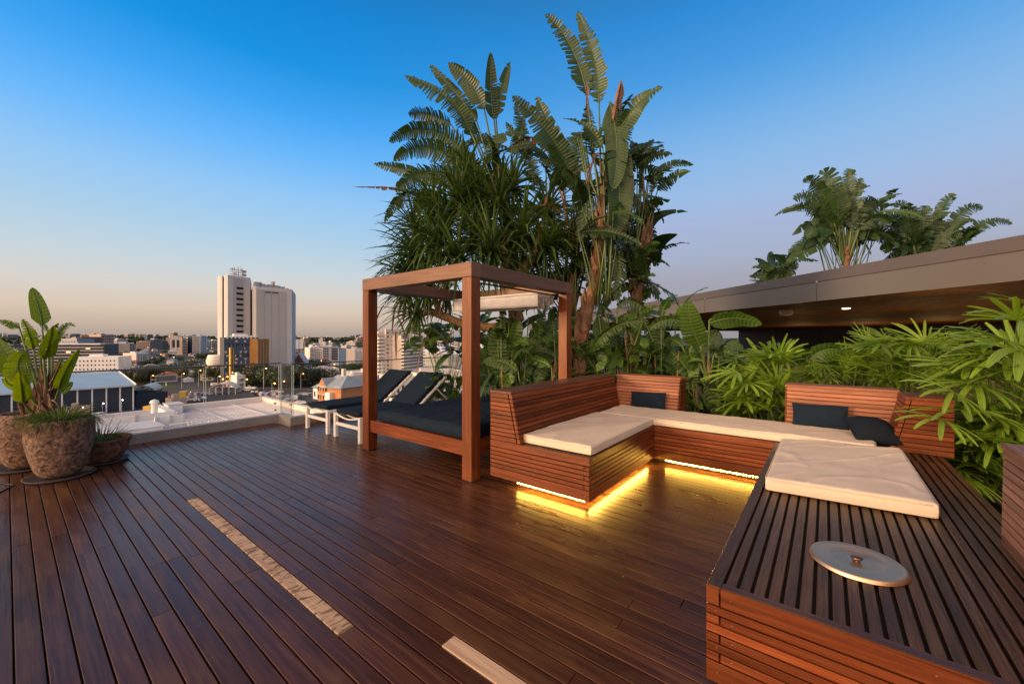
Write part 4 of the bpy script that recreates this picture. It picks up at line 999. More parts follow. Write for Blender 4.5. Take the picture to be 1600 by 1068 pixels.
# shrubs behind the loungers
rd = random.Random(8)
def shrub(label, base, px0, px1, py0, py1, d0, d1, n, seed, sc, mat='strel'):
    r_ = random.Random(seed); t = thing('broadleaf_shrub', label, 'shrub', base); m = MB(); s_ = MB(); B = Vector(base)
    for i in range(n):
        c = at(r_.uniform(px0, px1), r_.uniform(py0, py1), r_.uniform(d0, d1)); dd = Vector((r_.uniform(-1, .6), r_.uniform(-.8, .8), r_.uniform(-.3, .7))).normalized()
        leaf(m, (c, c + dd * .12 * sc, c + dd * .22 * sc - UP * .05 * sc), .055 * sc, (r_.uniform(-.6, .1), r_.uniform(-.4, .4), 1), .1, .2, r_, tone=r_.uniform(.2, .9), n=6, ribw=.003)
        if i % 3 == 0: stalk(s_, B + Vector((r_.uniform(-.1, .1), r_.uniform(-.1, .1), 0)), c, r0=.008, r1=.004, m=0, n=4)
    m.build('foliage', [M[mat], M['rib']], parent=t, smooth=True); s_.build('stems', [M['rib']], parent=t)
    return t
shrub('glossy shrub behind the reclined backs of the sun loungers', gp(712, 7.6, .1), 672, 760, 585, 650, 6.9, 8.0, 170, 61, 1.3)
shrub('low dark shrub filling in under the tall plants behind the daybed', gp(830, 6.6, .1), 762, 900, 575, 640, 6.4, 7.2, 200, 62, 1.4)
shrub('dark underplanting beneath the tall plants right of the daybed', gp(985, 6.6, .1), 890, 1075, 540, 620, 6.3, 7.2, 200, 63, 1.5)
shrub('dark underplanting in the gap between the two backrests', gp(1150, 6.2, .1), 1065, 1240, 560, 665, 5.9, 6.6, 240, 64, 1.4)
shrub('spreading leafy shrub hanging in front of the far apartment block', gp(700, 7.9, .1), 655, 760, 505, 560, 7.4, 8.2, 60, 65, 2.2)
# strelitzias beyond the pavilion roof
rf = []
def roofplant(label, x, d, tips, seed, top, xr=55):
    sp = []
    for (px, py, w, tear) in tips:
        bx, by = x + (px - x) * .30, top + (py - top) * .22
        mx_, my = x + (px - x) * .68, top + (py - top) * .80 - 8
        sp.append(((x, top + 70), (bx, by + 12), (mx_, my), (px, py), w * .95, min(.7, tear + .05), .3, rd.uniform(-.5, .5), rd.uniform(-.4, .5)))
    strel('bird_of_paradise_tree', label, gp(x, d, 2.87), d, sp, M['strel_hi'], trunk=[([(x, top + 40)], [.1])], seed=seed, cat='plant', fill=(40, x - xr, x + xr, top - 30, top + 34, .22, top + 80))
roofplant('tall leafy plant behind the left part of the pavilion roof', 1322, 15.0, [(1240, 312, .40, .5), (1239, 330, .36, .45), (1256, 286, .42, .3), (1285, 274, .45, .2), (1328, 270, .30, .4), (1345, 290, .34, .5), (1365, 320, .36, .5), (1270, 350, .36, .5), (1258, 370, .34, .5), (1300, 300, .42, .3), (1350, 345, .4, .4), (1232, 395, .34, .6), (1385, 325, .40, .5), (1310, 345, .40, .4), (1290, 380, .4, .3), (1230, 410, .36, .3), (1340, 385, .4, .3), (1370, 375, .4, .3), (1298, 330, .4, .4), (1390, 350, .4, .4), (1400, 375, .4, .3)], 71, 345, 62)
roofplant('tall leafy plant with long upright leaves behind the middle of the pavilion roof', 1440, 15.4, [(1492, 312, .30, .5), (1535, 327, .34, .5), (1445, 330, .34, .5), (1400, 325, .40, .45), (1425, 335, .40, .35), (1380, 345, .38, .4), (1528, 350, .18, .1), (1465, 345, .4, .3), (1410, 370, .4, .4), (1480, 370, .4, .4), (1440, 375, .45, .2), (1582, 350, .28, .75), (1500, 372, .35, .6), (1395, 345, .4, .4), (1385, 370, .4, .4), (1405, 390, .4, .4)], 72, 385, 62)
roofplant('small low leaves peeping over the left end of the pavilion roof', 1220, 17.0, [(1192, 432, .3, .4), (1200, 424, .32, .3), (1245, 420, .32, .3), (1225, 428, .3, .3), (1210, 440, .3, .3)], 73, 432, 18)
# potted plant
strel('potted_banana_plant', 'leafy banana-like plant with bright paddle leaves growing in the far left stone pot', (.165, 7.32, .60), 4.55, [
    ((72, 640), (66, 508), (60, 480), (50, 449), 0.083, .04, .1, 0, .1), ((68, 640), (52, 545), (45, 520), (35, 498), 0.065, .4, .2, .1, .4),
    ((70, 640), (30, 512), (14, 505), (-6, 500), 0.058, .3, .3, .1, .6), ((76, 640), (68, 560), (78, 535), (82, 508), 0.072, .08, .2, 0, .2),
    ((80, 640), (82, 545), (98, 512), (118, 510), 0.050, .7, .1, .1, .5), ((70, 640), (62, 545), (75, 522), (92, 505), 0.043, .3, .2, .2, .7),
    ((66, 640), (35, 610), (28, 570), (42, 548), 0.122, .12, .2, -.3, .0), ((70, 640), (30, 600), (12, 560), (-15, 520), 0.108, .1, .2, -.2, .2),
    ((66, 660), (36, 628), (34, 605), (30, 578), 0.072, .05, .1, -.5, .1), ((82, 640), (92, 608), (102, 580), (124, 545), 0.061, .03, .1, -.2, .2),
    ((84, 640), (92, 612), (102, 605), (113, 596), 0.050, .05, .3, -.2, .2), ((66, 640), (40, 560), (20, 545), (-5, 552), 0.036, .3, .3, 0, .5), ((66, 640), (35, 605), (15, 600), (8, 590), 0.050, .05, .2, -.2, .4),
    ((78, 640), (75, 520), (62, 500), (52, 490), 0.036, .5, .3, .2, .4), ((78, 640), (84, 590), (92, 570), (96, 560), 0.036, .2, .3, .3, .4),
], M['strel_pot'], trunk=[([(73, 640), (76, 600)], [.045, .03])], dead=[((78, 600), (88, 580), (96, 560), .025), ((76, 612), (84, 605), (92, 606), .04), ((70, 625), (62, 632), (55, 642), .04), ((82, 625), (90, 632), (96, 645), .04), ((76, 615), (80, 630), (84, 648), .05)], seed=81, cat='plant')
def tuft(label, c, rad, n, L, w, seed, grav, mat='grass', deadn=0, tone=.5, name='grass_tuft'):
    r_ = random.Random(seed); t = thing(name, label, 'plant', c); m = MB(); C_ = Vector(c)
    for i in range(n):
        a = r_.uniform(0, 6.283); rr = rad * math.sqrt(r_.random()); o = Vector((math.cos(a), math.sin(a), 0))
        strap(m, C_ + o * rr, o * r_.uniform(.2, 1.2) + UP * r_.uniform(.5, 1.1), L * r_.uniform(.6, 1.15), w, grav * r_.uniform(.7, 1.4), r_, segs=6, tone=min(1, max(0, r_.gauss(tone, .25))))
    m.build('blades', [M[mat]], parent=t)
    if deadn:
        m = MB()
        for i in range(deadn):
            a = r_.uniform(0, 6.283); rr = rad * r_.uniform(.6, 1.1); o = Vector((math.cos(a), math.sin(a), 0))
            strap(m, C_ + o * rr, o + UP * r_.uniform(.1, .6), L * r_.uniform(.5, .9), w * .8, grav * 1.8, r_, segs=5, tone=r_.random())
        m.build('dry_blades', [M['deadleaf']], parent=t)
tuft('tuft of green and dry grass spilling over the rim of the front stone pot', (.37, 6.57, .61), .19, 300, .26, .010, 91, 4.0, deadn=260, tone=.45)
tuft('thin dark spiky plant growing in the low clay bowl', (.715, 6.98, .26), .17, 110, .32, .009, 92, 2.2, deadn=120, tone=.25, name='spiky_plant')
# planting beds
b = MB(); b.box(6.0, 12, -4.5, 2.9, -.55, .10); b.box(5.16, 12, 2.905, 7.0, -.55, .098)
b.box(3.16, 6.0, -4.5, -1.16, -.55, .101); b.box(5.58, 5.999, -1.159, .35, -.55, .35)
tag(b.build('garden_bed_soil', M['soil']), kind='structure')
r_ = random.Random(17); lt = MB()
for i in range(1400):
    if i % 3: x, y, z = r_.uniform(6.02, 8.5), r_.uniform(-2, 2.8), .105
    else: x, y, z = r_.uniform(5.2, 8.5), r_.uniform(2.95, 6.9), .103
    a = r_.uniform(0, 6.28); l = r_.uniform(.05, .16); u = Vector((math.cos(a), math.sin(a), r_.uniform(-.1, .3))) * l; w = Vector((-math.sin(a), math.cos(a), r_.uniform(-.2, .2))) * l * .2
    p = Vector((x, y, z + r_.uniform(0, .05))); lt.add([p - w, p + u * .5 - w * 1.3 + UP * .01, p + u, p + u * .5 + w * 1.3, p + w], [(0, 1, 2, 3, 4)], 0, r_.random())
tag(lt.build('leaf_litter', M['deadleaf']), 'dry brown fallen leaves covering the soil of the planting bed', 'leaf litter', kind='stuff')
# ================================================================== PAVILION
e_ = Vector((math.cos(R(48.2)), math.sin(R(48.2)), 0)); nb = Vector((e_.y, -e_.x, 0))
A0 = at(1600, 530, 5.35); A0.z = 0
ZB, ZG, ZT = 2.30, 2.696, 2.91
pv = thing('pavilion', 'low building with a long taupe metal roof edge and dark timber soffit behind the planting', 'building', tuple(A0 + nb * 2 + Vector((0, 0, .1))))
s0, s1 = -9.0, 31.0
p = MB(); ob(p, A0 + e_ * s0 + V(0, 0, ZB), e_ * (s1 - s0), nb * .03, V(0, 0, ZG - ZB - .012)); p.build('fascia', M['fascia'], parent=pv)
p = MB(); ob(p, A0 + e_ * s0 + nb * .015 + V(0, 0, ZG + .012), e_ * (s1 - s0), nb * .03, V(0, 0, ZT - ZG - .012)); p.build('gutter', plain('taupe_metal_gutter', (.085, .072, .066), rough=.42, var=.12, scale=.7), parent=pv)
p = MB(); ob(p, A0 + e_ * s0 + nb * .04 + V(0, 0, ZB + .05), e_ * (s1 - s0), nb * 22, V(0, 0, ZT - ZB - .1)); p.build('roof_slab', M['fascia'], parent=pv)
for i in range(11):
    p = MB(); ob(p, A0 + e_ * (s0 + i * 3.6 + 1.2) - nb * .002 + V(0, 0, ZB), e_ * .008, nb * .003, V(0, 0, ZG - ZB - .012)); p.build('panel_joint', M['void'], parent=pv)
    p = MB(); c_ = A0 + e_ * (s0 + i * 3.6 + 1.2) - nb * .006 + V(0, 0, ZG + .004); p.tube([c_, c_ + nb * .02], .022, 8); p.build('bracket', M['steel'], parent=pv)
p = MB()
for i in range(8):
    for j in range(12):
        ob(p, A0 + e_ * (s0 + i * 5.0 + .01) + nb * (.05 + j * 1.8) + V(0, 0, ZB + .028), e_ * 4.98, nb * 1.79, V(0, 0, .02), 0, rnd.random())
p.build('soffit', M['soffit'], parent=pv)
p = MB()
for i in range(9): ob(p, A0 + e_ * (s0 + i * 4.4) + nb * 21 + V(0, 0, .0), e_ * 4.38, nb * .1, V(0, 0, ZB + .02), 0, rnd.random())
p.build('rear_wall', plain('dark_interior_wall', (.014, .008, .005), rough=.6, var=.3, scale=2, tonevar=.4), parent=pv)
for i in range(0):
    p = MB(); ob(p, A0 + e_ * (3.0 + i * 4.4) + nb * 2.9 + V(0, 0, .0), e_ * .16, nb * .16, V(0, 0, ZB + .02)); p.build('column', M['fascia'], parent=pv)
for (px, py, r, on) in ((1322, 483, .075, 1),):
    c_ = at(px, py, .8 * F_ / (HY_ - py)); c_.z = ZB + .005
    q = MB(); q.lathe([(0, 0), (r * .75, 0), (r, .006), (r * 1.15, .012), (r * 1.15, .022)], c_, 24); dlt = q.build('downlight', emis('downlight_lens', (1, .72, .42), 9), parent=pv)
for (px, py) in ((1272, 522), (1540, 505)):
    c_ = at(px, py, .8 * F_ / max(12, (HY_ - py) ) ) if py < 515 else at(px, py, 17); c_.z = ZB + .005
c_ = at(1228, 486, 11.2); c_.z = ZB
q = MB(); q.lathe([(0, -.13), (.10, -.13), (.15, -.11), (.165, -.06), (.165, .02)], c_, 28); tag(q.build('ceiling_speaker', plain('speaker_white', (.6, .5, .4), rough=.5), smooth=True), 'small round white speaker hanging under the pavilion soffit', 'speaker')
ln = bpy.data.lights.new('soffit_fill_lamp', 'POINT'); ln.energy = 14; ln.specular_factor = 0.0; ln.color = (1, .6, .28); ln.shadow_soft_size = .3  # added point lamp warming the soffit, apart from the downlight fitting
lo = bpy.data.objects.new('soffit_fill_lamp', ln); scene.collection.objects.link(lo); lo.location = at(1480, 530, 6.9) + V(0, 0, .15); lo.parent = None
for k_, (px, d_, e2) in enumerate(((1430, 11, 120), (1250, 14, 80), (1560, 9, 110), (1470, 18, 420), (1350, 22, 480), (1560, 14, 260), (1250, 24, 300))):  # unseen point lamps added below the soffit to bring up its warm glow
    lx = bpy.data.lights.new('soffit_fill_row', 'POINT'); lx.energy = e2 * .16; lx.specular_factor = 0.0; lx.color = (1, .58, .22); lx.shadow_soft_size = .25
    lxo = bpy.data.objects.new('soffit_fill_row', lx); scene.collection.objects.link(lxo); lxo.location = at(px, 530, d_); lxo.location.z = 1.1
p = MB(); p.poly([(6.0, -14), (30, -14), (27, 18), (9, 7.2), (5.2, 7.2), (5.2, -14)], -.9, -.56); p.poly([(12.01, -30), (50, -30), (50, 5), (27, 16), (12.01, 7.0)], -.55, .06)
tag(p.build('terrace_floor', plain('terrace_paving', (.10, .09, .08), rough=.7)), kind='structure')
# ================================================================== CITY
GZ = -25.0
def gz(x, y):
    r = math.hypot(x, y); t = min(1, max(0, (r - 450) / 2600)); s_ = t * t * (3 - 2 * t)
    h = GZ + 34 * s_
    if r > 700: h += (noise.noise(Vector((x / 600, y / 600, 0))) * 14 + noise.noise(Vector((x / 220, y / 220, 3))) * 5) * min(1, (r - 700) / 1500)
    return h
RS = [0, 30, 80, 150, 220, 300, 380, 450, 520, 600, 700, 820, 950, 1100, 1300, 1500, 1750, 2000, 2300, 2700, 3200, 3900, 5000, 7000, 10000, 15000]
vs, fs = [], []; NA = 180
for r in RS:
    for k in range(NA):
        a = 2 * math.pi * k / NA; x, y = r * math.cos(a), r * math.sin(a)
        vs.append((x, y, gz(x, y) if r < 5000 else gz(x * 4500 / r, y * 4500 / r) - (r - 4500) * .004))
for i in range(len(RS) - 1):
    for k in range(NA): fs.append((i * NA + k, i * NA + (k + 1) % NA, (i + 1) * NA + (k + 1) % NA, (i + 1) * NA + k) if i else (k, NA + k, NA + (k + 1) % NA, (k + 1) % NA))
t_ = MB(); t_.add(vs, fs)
def groundmat():
    m, t, b = nm('city_ground'); n = t.nodes; geo = n.new('ShaderNodeNewGeometry')
    a = n.new('ShaderNodeTexNoise'); a.inputs['Scale'].default_value = .018; a.inputs['Detail'].default_value = 7; t.links.new(geo.outputs['Position'], a.inputs[0])
    rp = ramp(n, [(.30, (.035, .034, .034, 1)), (.46, (.07, .062, .055, 1)), (.52, (.022, .036, .014, 1)), (.62, (.04, .055, .02, 1)), (.75, (.12, .10, .085, 1))])
    t.links.new(a.outputs[0], rp.inputs[0]); t.links.new(rp.outputs[0], b.inputs['Base Color']); b.inputs['Roughness'].default_value = .9
    return m
g_ = t_.build('ground', groundmat(), smooth=True); tag(g_, kind='structure')
def gpt(px, d): p = at(px, 530, d); p.z = gz(p.x, p.y); return p
C = {}
for nme, c_, r_ in (('cream', (.52, .43, .34), .8), ('creamlt', (.60, .53, .45), .75), ('whitew', (.62, .60, .57), .7), ('greyw', (.30, .28, .27), .8), ('darkw', (.06, .065, .075), .5), ('brick', (.36, .15, .07), .85),
                   ('brickd', (.20, .085, .05), .85), ('tile', (.30, .12, .07), .8), ('slate', (.22, .25, .27), .45), ('tin', (.42, .44, .45), .4), ('bluer', (.24, .31, .35), .35), ('navyw', (.020, .030, .045), .6), ('tan', (.34, .25, .18), .8),
                   ('scaf', (.27, .13, .04), .85), ('yellow', (.70, .38, .03), .5), ('win', (.035, .045, .06), .15), ('winb', (.05, .09, .14), .12), ('rooflt', (.50, .46, .42), .6), ('pinkw', (.42, .30, .24), .8)):
    C[nme] = plain('city_' + nme, tuple(min(.8, q_ * (1.25 if q_ > .1 else 1)) for q_ in c_), rough=r_, var=.14, scale=.15)
C['lit'] = emis('lit_window', (1.0, .62, .25), 1.6)
C['orange'] = emis('orange_lamp', (1.0, .36, .08), 7)
C['whitelamp'] = emis('white_lamp', (.95, .97, 1.0), 30)
C['road'] = plain('asphalt', (.055, .05, .048), rough=.8, var=.3, scale=.3)
C['line'] = plain('road_paint', (.55, .53, .5), rough=.7)
C['treeA'] = leafmat('tree_leaves_dark', (.018, .040, .010), (.06, .09, .022), trans=.1)
C['treeB'] = leafmat('tree_leaves_olive', (.022, .030, .010), (.065, .07, .025), trans=.1)
C['trunk'] = plain('tree_bark', (.08, .055, .04), rough=.9)
OCC = []
class Face:
    """a facade between two ground points; u along it, w outward"""
    def __init__(s, a, b): s.a = Vector(a); s.u = (Vector(b) - s.a); s.u.z = 0; s.L = s.u.length; s.u.normalize(); s.w = Vector((s.u.y, -s.u.x, 0)); 
    def p(s, x, z, o=0): q = s.a + s.u * x + s.w * o; return Vector((q.x, q.y, z))
def blockb(name, label, cat, px0, d0, px1, d1, ytop, depth, wall, group=None, nx=0, nz=0, win='win', ww=.6, wh=.5, roof=None, base=None, ztop=None, lit=0, flat=True, sides=True, seed=0, marg=1.2):
    rd = random.Random(seed or hash(label) % 1000)
    a = gpt(px0, d0); b = gpt(px1, d1); f = Face(a, b)
    zb = min(a.z, b.z) - 1 if base is None else base; zt = ztop if ztop is not None else CAMH + (HY_ - ytop) / F_ * (d0 + d1) / 2
    t = thing(name, label, cat, (a.x, a.y, zb), group)
    if f.w.dot(-a) < 0: f.w = -f.w
    m = MB(); ob(m, f.p(0, zb), f.u * f.L, -f.w * depth, V(0, 0, zt - zb)); m.build('wall', C[wall], parent=t)
    m = MB()
    ph = .9
    for (x_, y_, lx, ly) in ((0, 0, f.L, .4), (0, -depth + .4, f.L, .4), (0, -.4, .4, depth - .8), (f.L - .4, -.4, .4, depth - .8)):
        if ly > 1: ob(m, f.p(x_, zt, y_), f.u * lx, -f.w * ly, V(0, 0, ph))
        else: ob(m, f.p(x_, zt, y_), f.u * lx, -f.w * ly, V(0, 0, ph))
    r0, r1 = .25 * f.L, .55 * f.L
    ob(m, f.p(r0, zt, -depth * .35), f.u * (r1 - r0), -f.w * depth * .35, V(0, 0, 2.2))
    m.build('roof', C[roof or wall], parent=t)
    if nx and nz:
        zb2 = max(gz(a.x, a.y), gz(b.x, b.y)) + .5
        cw = (f.L - 2 * marg) / nx; chh = (zt - zb2 - .6) / nz
        m = MB(); o_ = V(0, 0, 0); ob(m, o_ + f.w * .08, f.u * cw * ww, -f.w * .1, V(0, 0, chh * wh)); wm = m.build('window', C[win], parent=t, off=(0, 0, 0)); first = True
        for i in range(nx):
            for j in range(nz):
                o = wm if first else wm.copy()
                if not first: scene.collection.objects.link(o)
                first = False
                o.location = f.p(marg + cw * (i + (1 - ww) / 2), zb2 + chh * (j + (1 - wh) / 2)) - Vector(t['_o'])
        for k in range(lit):
            i, j = rd.randrange(nx), rd.randrange(nz); m = MB()
            ob(m, f.p(marg + cw * (i + (1 - ww) / 2), zb2 + chh * (j + (1 - wh) / 2), .11), f.u * cw * ww * .8, -f.w * .02, V(0, 0, chh * wh)); m.build('window', C['lit'], parent=t)
    OCC.append((min(px0, px1), max(px0, px1), min(d0, d1), max(d0, d1) + depth))
    t['_f'] = 1
    return t, f, zb, zt
def bands(t, f, z0, z1, n, x0, x1, out, h, matw, mats, recess='win'):
    """stacked balcony decks on a facade, with the dark openings behind them"""
    st = (z1 - z0) / n
    for i in range(n):
        z = z0 + st * i
        m = MB(); ob(m, f.p(x0, z, out), f.u * (x1 - x0), -f.w * (out - .02), V(0, 0, st * h)); b = m.build('balcony', C[mats], parent=t)
        m = MB(); ob(m, f.p(x0 + .3, z + st * h + .05, .12), f.u * (x1 - x0 - .6), -f.w * .1, V(0, 0, st * (1 - h) - .1)); m.build('opening', C[recess], parent=b)
# --- the tall concrete tower
tz = lambda y, d: CAMH + (HY_ - y) / F_ * d
tw = thing('office_tower', 'tall windowless concrete tower with a slot window column and aerials on its roof', 'tower', tuple(gpt(395, 300)))
def tprism(pts, ytop, dref, name='shaft', mat='cream', zb=GZ - 1):
    m = MB(); q = [gpt(px, d) for px, d in pts]; m.poly([(p.x, p.y) for p in q], zb, tz(ytop, dref)); return m.build(name, C[mat], parent=tw)
C['tower'] = plain('tower_concrete', (.54, .52, .49), rough=.85, var=.06, scale=.05)
C['tower2'] = plain('tower_concrete_panel', (.41, .395, .375), rough=.85, var=.06, scale=.05)
tprism([(340, 294), (341.5, 290), (346.5, 289), (348.5, 290), (356, 318), (346, 320)], 431, 290, mat='tower')
tprism([(350, 289), (351.5, 285), (356, 284.5), (391, 298), (393, 330), (352, 325)], 430.5, 288, mat='tower')
tprism([(394, 296), (396, 292), (399.5, 291.5), (456, 310), (462, 345), (399, 350)], 449, 299, mat='tower')
tprism([(348.3, 292), (350.2, 292), (352, 318), (349, 318)], 436, 290, 'slot', 'win'); tprism([(391.2, 300), (394.1, 300), (397, 330), (393, 330)], 452, 298, 'slot', 'win')
fA = Face(gpt(356.0, 284.5), gpt(391, 298)); fB = Face(gpt(399.5, 291.5), gpt(456, 310))
for f in (fA, fB):
    if f.w.dot(-f.a) < 0: f.w = -f.w
zT = tz(430.5, 288); zT2 = tz(449, 299)
m = MB(); ob(m, fA.p(fA.L * .20, GZ, .35), fA.u * fA.L * .50, -fA.w * .33, V(0, 0, zT - GZ - 1.5)); m.build('panel', C['tower2'], parent=tw)
for i in range(13):
    z = zT - 9.6 - i * 3.95
    m = MB(); ob(m, fA.p(fA.L * .36, z, .55), fA.u * fA.L * .30, -fA.w * .18, V(0, 0, 1.7)); w_ = m.build('window', M['void'], parent=tw)
    m = MB(); ob(m, fA.p(fA.L * .35, z - .5, .75), fA.u * fA.L * .32, -fA.w * .3, V(0, 0, .4)); m.build('sill', C['tower'], parent=w_)
for i in range(4):
    m = MB(); ob(m, fB.p(fB.L * (.02 + .203 * i), GZ, .35), fB.u * fB.L * .195, -fB.w * .33, V(0, 0, zT2 - GZ - 2.2)); m.build('panel', C['tower2'], parent=tw)
for i in range(2):
    m = MB(); ob(m, fB.p(fB.L * (.24 + .20 * i), zT2 - 4.2, .6), fB.u * fB.L * .16, -fB.w * .2, V(0, 0, .9)); m.build('vent_slot', C['win'], parent=tw)
rd = random.Random(3)
ae = MB()
base = gpt(370, 297); base.z = zT
for i in range(13):
    o = Vector((rd.uniform(-5.2, 5.2) * fA.u.x, rd.uniform(-5.2, 5.2) * fA.u.y, 0)) + fA.u * rd.uniform(-1, 1); h_ = rd.uniform(3, 9.5)
    ae.tube([base + o, base + o + V(0, 0, h_)], .13, 5)
for z in (2.0, 4.0, 5.6): ae.tube([base - fA.u * 5 + V(0, 0, z), base + fA.u * 5 + V(0, 0, z)], .22, 6)
for z in (2.5, 5.2):
    for s_ in (4.2, 5.6):
        c_ = base + fA.u * s_ + V(0, 0, z); ae.tube([c_, c_ - fA.w * -.6], 1.05, 12)
for i in range(10):
    c_ = base + fA.u * rd.uniform(-5, 5) + V(0, 0, rd.uniform(1.5, 6)); ae.box(c_.x - .3, c_.x + .3, c_.y - .3, c_.y + .3, c_.z, c_.z + rd.uniform(.8, 1.6))
ae.build('aerial_mast', C['greyw'], parent=tw)
for i, (s_, w_, h_) in enumerate(((.02, 4.5, 3.6), (.13, 4, 2.6), (.26, 3, 2.0), (.36, 4.2, 2.6), (.50, 1.4, 5.2), (.56, 3, 2.4), (.70, 1, 2), (.80, 1, 2), (.90, 1.2, 1))):
    m = MB(); ob(m, fB.p(fB.L * s_, zT2, -3), fB.u * w_, -fB.w * 4, V(0, 0, h_)); m.build('roof_plant', C['slate' if i != 4 else 'tan'], parent=tw)
m = MB()
c_ = gpt(340.5, 284)
m.lathe([(0, 0), (6.5, 0), (6.5, 7.0), (6.1, 7.2), (6.1, 9.0), (6.8, 9.2), (6.8, 12.5), (6.3, 12.8), (6.3, 14.2), (5.6, 15.5), (0, 15.5)], c_, 32)
m.build('round_podium', C['creamlt'], parent=tw)
OCC.append((325, 460, 270, 360))
# --- construction building
cb, f, zb, zt = blockb('office_building', 'glass office block under construction wrapped partly in orange mesh below the tower', 'building', 350, 238, 402, 250, 529, 14, 'darkw')
for i in range(11):
    z = GZ + 3 + i * (zt - GZ - 3) / 11; hh = (zt - GZ - 3) / 11
    m = MB(); ob(m, f.p(.2, z, .15), f.u * (f.L - .4), -f.w * .14, V(0, 0, hh * .74)); m.build('glass_band', C['winb' if i % 3 else 'win'], parent=cb)
    for k in range(7):
        m = MB(); x = f.L * k / 7 + rd.uniform(0, 1); ob(m, f.p(x, z, .28), f.u * rd.uniform(.3, 1.5), -f.w * .1, V(0, 0, hh * .6)); m.build('mullion', C[rd.choice(['greyw', 'tan', 'darkw', 'winb'])], parent=cb)
m = MB(); ob(m, f.p(1.0, zt + .95, .8), f.u * (f.L - 1), -f.w * 6, V(0, 0, .6)); m.build('roof_canopy', C['whitew'], parent=cb)
for k in range(8):
    m = MB(); ob(m, f.p(1.2 + k * (f.L - 2) / 7.4, zt + .1, .5), f.u * .8, -f.w * .5, V(0, 0, 2.0)); m.build('roof_post', C['whitew'], parent=cb)
m = MB(); ob(m, f.p(5, zt + 1.6, -1), f.u * 7, -f.w * 4, V(0, 0, 1.4)); m.build('plant_room', C['whitew'], parent=cb)
sc_, f2, zb2, zt2 = blockb('scaffold_wrap', 'orange meshed scaffold wing on the right of the glass office block', 'scaffold', 402.3, 246, 420.5, 255, 531.5, 12, 'scaf')
for k in range(5):
    m = MB(); ob(m, f2.p(f2.L * k / 4.2, GZ, .3), f2.u * .15, -f2.w * .2, V(0, 0, zt2 - GZ)); m.build('pole', C['tan'], parent=sc_)
for k in range(7):
    m = MB(); ob(m, f2.p(0, GZ + 3.2 * k + 3, .28), f2.u * f2.L, -f2.w * .2, V(0, 0, .15)); m.build('ledger', C['tan'], parent=sc_)
m = MB(); ob(m, f2.p(f2.L * .62, GZ + 9.4, .4), f2.u * 1.8, -f2.w * .05, V(0, 0, 1.2)); m.build('banner', plain('blue_banner', (.03, .07, .16)), parent=sc_)
yp = thing('piling_rig', 'tall yellow piling rig mast standing in front of the glass office block', 'machine', tuple(gpt(361.5, 228)))
p_ = gpt(361.5, 228); m = MB(); m.box(p_.x - .85, p_.x + .85, p_.y - .85, p_.y + .85, GZ + 1.2, tz(543, 228)); m.build('mast', C['yellow'], parent=yp)
m = MB(); m.box(p_.x - .35, p_.x + .35, p_.y - 1.3, p_.y - .86, GZ + 2, tz(538, 228)); m.build('ladder', C['darkw'], parent=yp)
m = MB(); m.box(p_.x - 2.2, p_.x + 3.2, p_.y - 1.6, p_.y + 1.6, GZ + .9, GZ + 3.2); m.build('cab', C['yellow'], parent=yp)
m = MB(); m.box(p_.x - 2.6, p_.x + 3, p_.y - 2.2, p_.y - 1.62, GZ, GZ + .9); m.build('track', C['darkw'], parent=yp)
m = MB(); m.box(p_.x - 2.6, p_.x + 3, p_.y + 1.62, p_.y + 2.2, GZ, GZ + .9); m.build('track', C['darkw'], parent=yp)
# --- other mid-distance buildings
B = blockb
t, f, zb, zt = B('apartment_building', 'grey apartment block with long pale balcony bands behind the potted plant', 'building', 48, 330, 163, 345, 538, 20, 'darkw', roof='greyw')
bands(t, f, GZ + 3, zt - .3, 7, 0, f.L, 1.4, .36, 'darkw', 'greyw'); m = MB(); ob(m, f.p(-.5, zt - .1, 2), f.u * (f.L * .98), -f.w * 10, V(0, 0, 1.0)); m.build('roof_edge', C['whitew'], parent=t)
for k in range(3):
    m = MB(); ob(m, f.p(f.L * (.2 + .27 * k), zt - 4 - 3 * (k % 2), .2), f.u * 3, -f.w * .05, V(0, 0, 1.6)); m.build('window', C['lit'], parent=t)
B('apartment_building', 'plain white block with small square windows behind the blue-grey shed', 'building', 112, 255, 185, 262, 559, 14, 'whitew', nx=11, nz=5, ww=.35, wh=.38)
B('apartment_building', 'cream and dark block at the far left edge behind the plant', 'building', -25, 330, 12, 335, 540, 18, 'creamlt', nx=7, nz=8, ww=.55)
B('apartment_building', 'dark flats with grey balconies at the left behind the plant leaves', 'building', 12, 320, 50, 330, 541, 18, 'darkw', nx=6, nz=7, win='slate', ww=.7)
B('office_building', 'dark glass block on the skyline just above the banded apartments', 'building', 118, 520, 160, 540, 527, 25, 'darkw', nx=8, nz=6, win='winb', ww=.6, roof='tile')
B('office_building', 'low dark block on the skyline behind the plant tips', 'building', 95, 480, 120, 480, 530, 20, 'slate', nx=5, nz=4)
B('apartment_building', 'stepped brown block on the far hill above the dark glass block', 'building', 158, 700, 178, 720, 523, 25, 'tan', nx=5, nz=6)
B('office_building', 'tan block with dark windows at the far left of the skyline cluster', 'building', 213, 820, 234, 830, 534, 30, 'tan', nx=6, nz=5)
B('office_building', 'wide low dark blue glass block on the skyline', 'building', 236, 800, 256, 810, 533, 35, 'navyw', nx=8, nz=4, win='winb', ww=.8)
t, f, zb, zt = B('office_building', 'beige tower with two tall dark window strips on the skyline', 'building', 266, 620, 284, 628, 526.5, 22, 'cream')
for s_ in (.18, .56):
    m = MB(); ob(m, f.p(f.L * s_, zt - 16, .3), f.u * f.L * .24, -f.w * .3, V(0, 0, 11.5)); m.build('window_strip', C['win'], parent=t)
